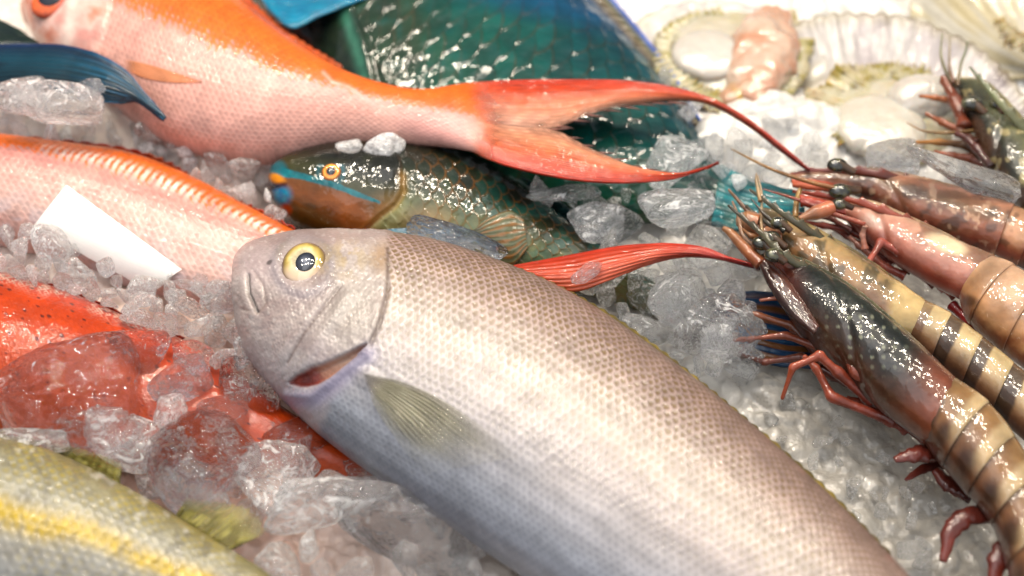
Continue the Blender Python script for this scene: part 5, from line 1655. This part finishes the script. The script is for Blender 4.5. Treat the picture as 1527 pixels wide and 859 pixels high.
# ================================================================== LIGHT, WORLD, CAMERA
def lights():
    w = bpy.data.worlds.new('World'); S.world = w; w.use_nodes = True
    nt = w.node_tree
    bg = nt.nodes['Background']
    tc = nt.nodes.new('ShaderNodeTexCoord')
    sx = nt.nodes.new('ShaderNodeSeparateXYZ')
    rp = nt.nodes.new('ShaderNodeValToRGB')
    nt.links.new(tc.outputs['Generated'], sx.inputs[0])
    mr = nt.nodes.new('ShaderNodeMapRange')
    mr.inputs['From Min'].default_value = -1
    yz = nt.nodes.new('ShaderNodeMath'); yz.operation = 'MULTIPLY_ADD'
    yz.inputs[1].default_value = -0.55
    nt.links.new(sx.outputs['Y'], yz.inputs[0])
    nt.links.new(sx.outputs['Z'], yz.inputs[2])
    nt.links.new(yz.outputs[0], mr.inputs['Value'])
    nt.links.new(mr.outputs['Result'], rp.inputs['Fac'])
    e = rp.color_ramp.elements
    e[0].position = 0.45; e[0].color = (0.14, 0.14, 0.15, 1)
    e[1].position = 0.95; e[1].color = (0.95, 0.97, 1.0, 1)
    k = e.new(0.65); k.color = (0.30, 0.34, 0.40, 1)
    nt.links.new(rp.outputs['Color'], bg.inputs['Color'])
    bg.inputs['Strength'].default_value = 0.95

    def area(name, loc, tgt, size, power, col):
        l = bpy.data.lights.new(name, 'AREA')
        l.shape = 'DISK'; l.size = size; l.energy = power; l.color = col
        o = bpy.data.objects.new(name, l)
        o.location = loc
        o.rotation_euler = (Vector(tgt) - Vector(loc)).to_track_quat('-Z', 'Y').to_euler()
        link(o)
    warm = (1.0, 0.88, 0.71)
    # a row of bare stall lamps hung over the back of the counter
    k = 0
    for y, z in ((0.66, 1.02), (0.32, 1.12)):
        for x in (-0.62, -0.36, -0.12, 0.12, 0.36, 0.62):
            k += 1
            area('stall_lamp', (x + 0.03 * (k % 3), y + 0.04 * (k % 2), z), (x * 0.2, 0.02, 0), 0.055, 2.4 if y > 0.5 else 1.7, warm)

    # broad soft fill added overhead to push light through the ice
    l = bpy.data.lights.new('overhead_fill', 'AREA')
    l.shape = 'RECTANGLE'; l.size = 1.8; l.size_y = 0.8; l.energy = 7.0; l.color = (0.96, 0.97, 1.0)
    o = bpy.data.objects.new('overhead_fill', l)
    o.location = (-0.25, 0.10, 1.45)
    o.rotation_euler = (Vector((0, 0.05, 0)) - Vector(o.location)).to_track_quat('-Z', 'Y').to_euler()
    link(o)


def camera():
    c = bpy.data.cameras.new('Camera')
    c.lens = LENS; c.sensor_width = 36.0
    c.clip_start = 0.01; c.clip_end = 50
    c.dof.use_dof = True
    f = at(np.array([520.0, 400.0]), 0.045)
    c.dof.focus_distance = float((f - CAM) @ FWD)
    c.dof.aperture_fstop = 5.0
    o = bpy.data.objects.new('Camera', c)
    o.location = tuple(CAM)
    o.rotation_euler = (math.pi / 2 - PITCH, 0, 0)
    link(o)
    S.camera = o
    S.render.resolution_x, S.render.resolution_y = 1024, 576
    S.view_settings.view_transform = 'Standard'
    S.view_settings.look = 'None'
    S.view_settings.exposure = 0.3
    S.view_settings.gamma = 1.0
    cy = S.cycles
    cy.max_bounces = 14; cy.transmission_bounces = 12; cy.diffuse_bounces = 3; cy.glossy_bounces = 5; cy.transparent_max_bounces = 12
    cy.caustics_refractive = True; cy.caustics_reflective = False
    cy.sample_clamp_indirect = 10.0
    cy.blur_glossy = 0.1
    cy.use_denoising = True


S.render.engine = 'CYCLES'
bed()
silver_fish()
top_fish()
left_fish()
dark_red_fish()
yellow_fish()
mid_parrotfish()
teal_fish()
back_fish()
blue_tail()
prawns()
scallops()
ice()
lights()
camera()
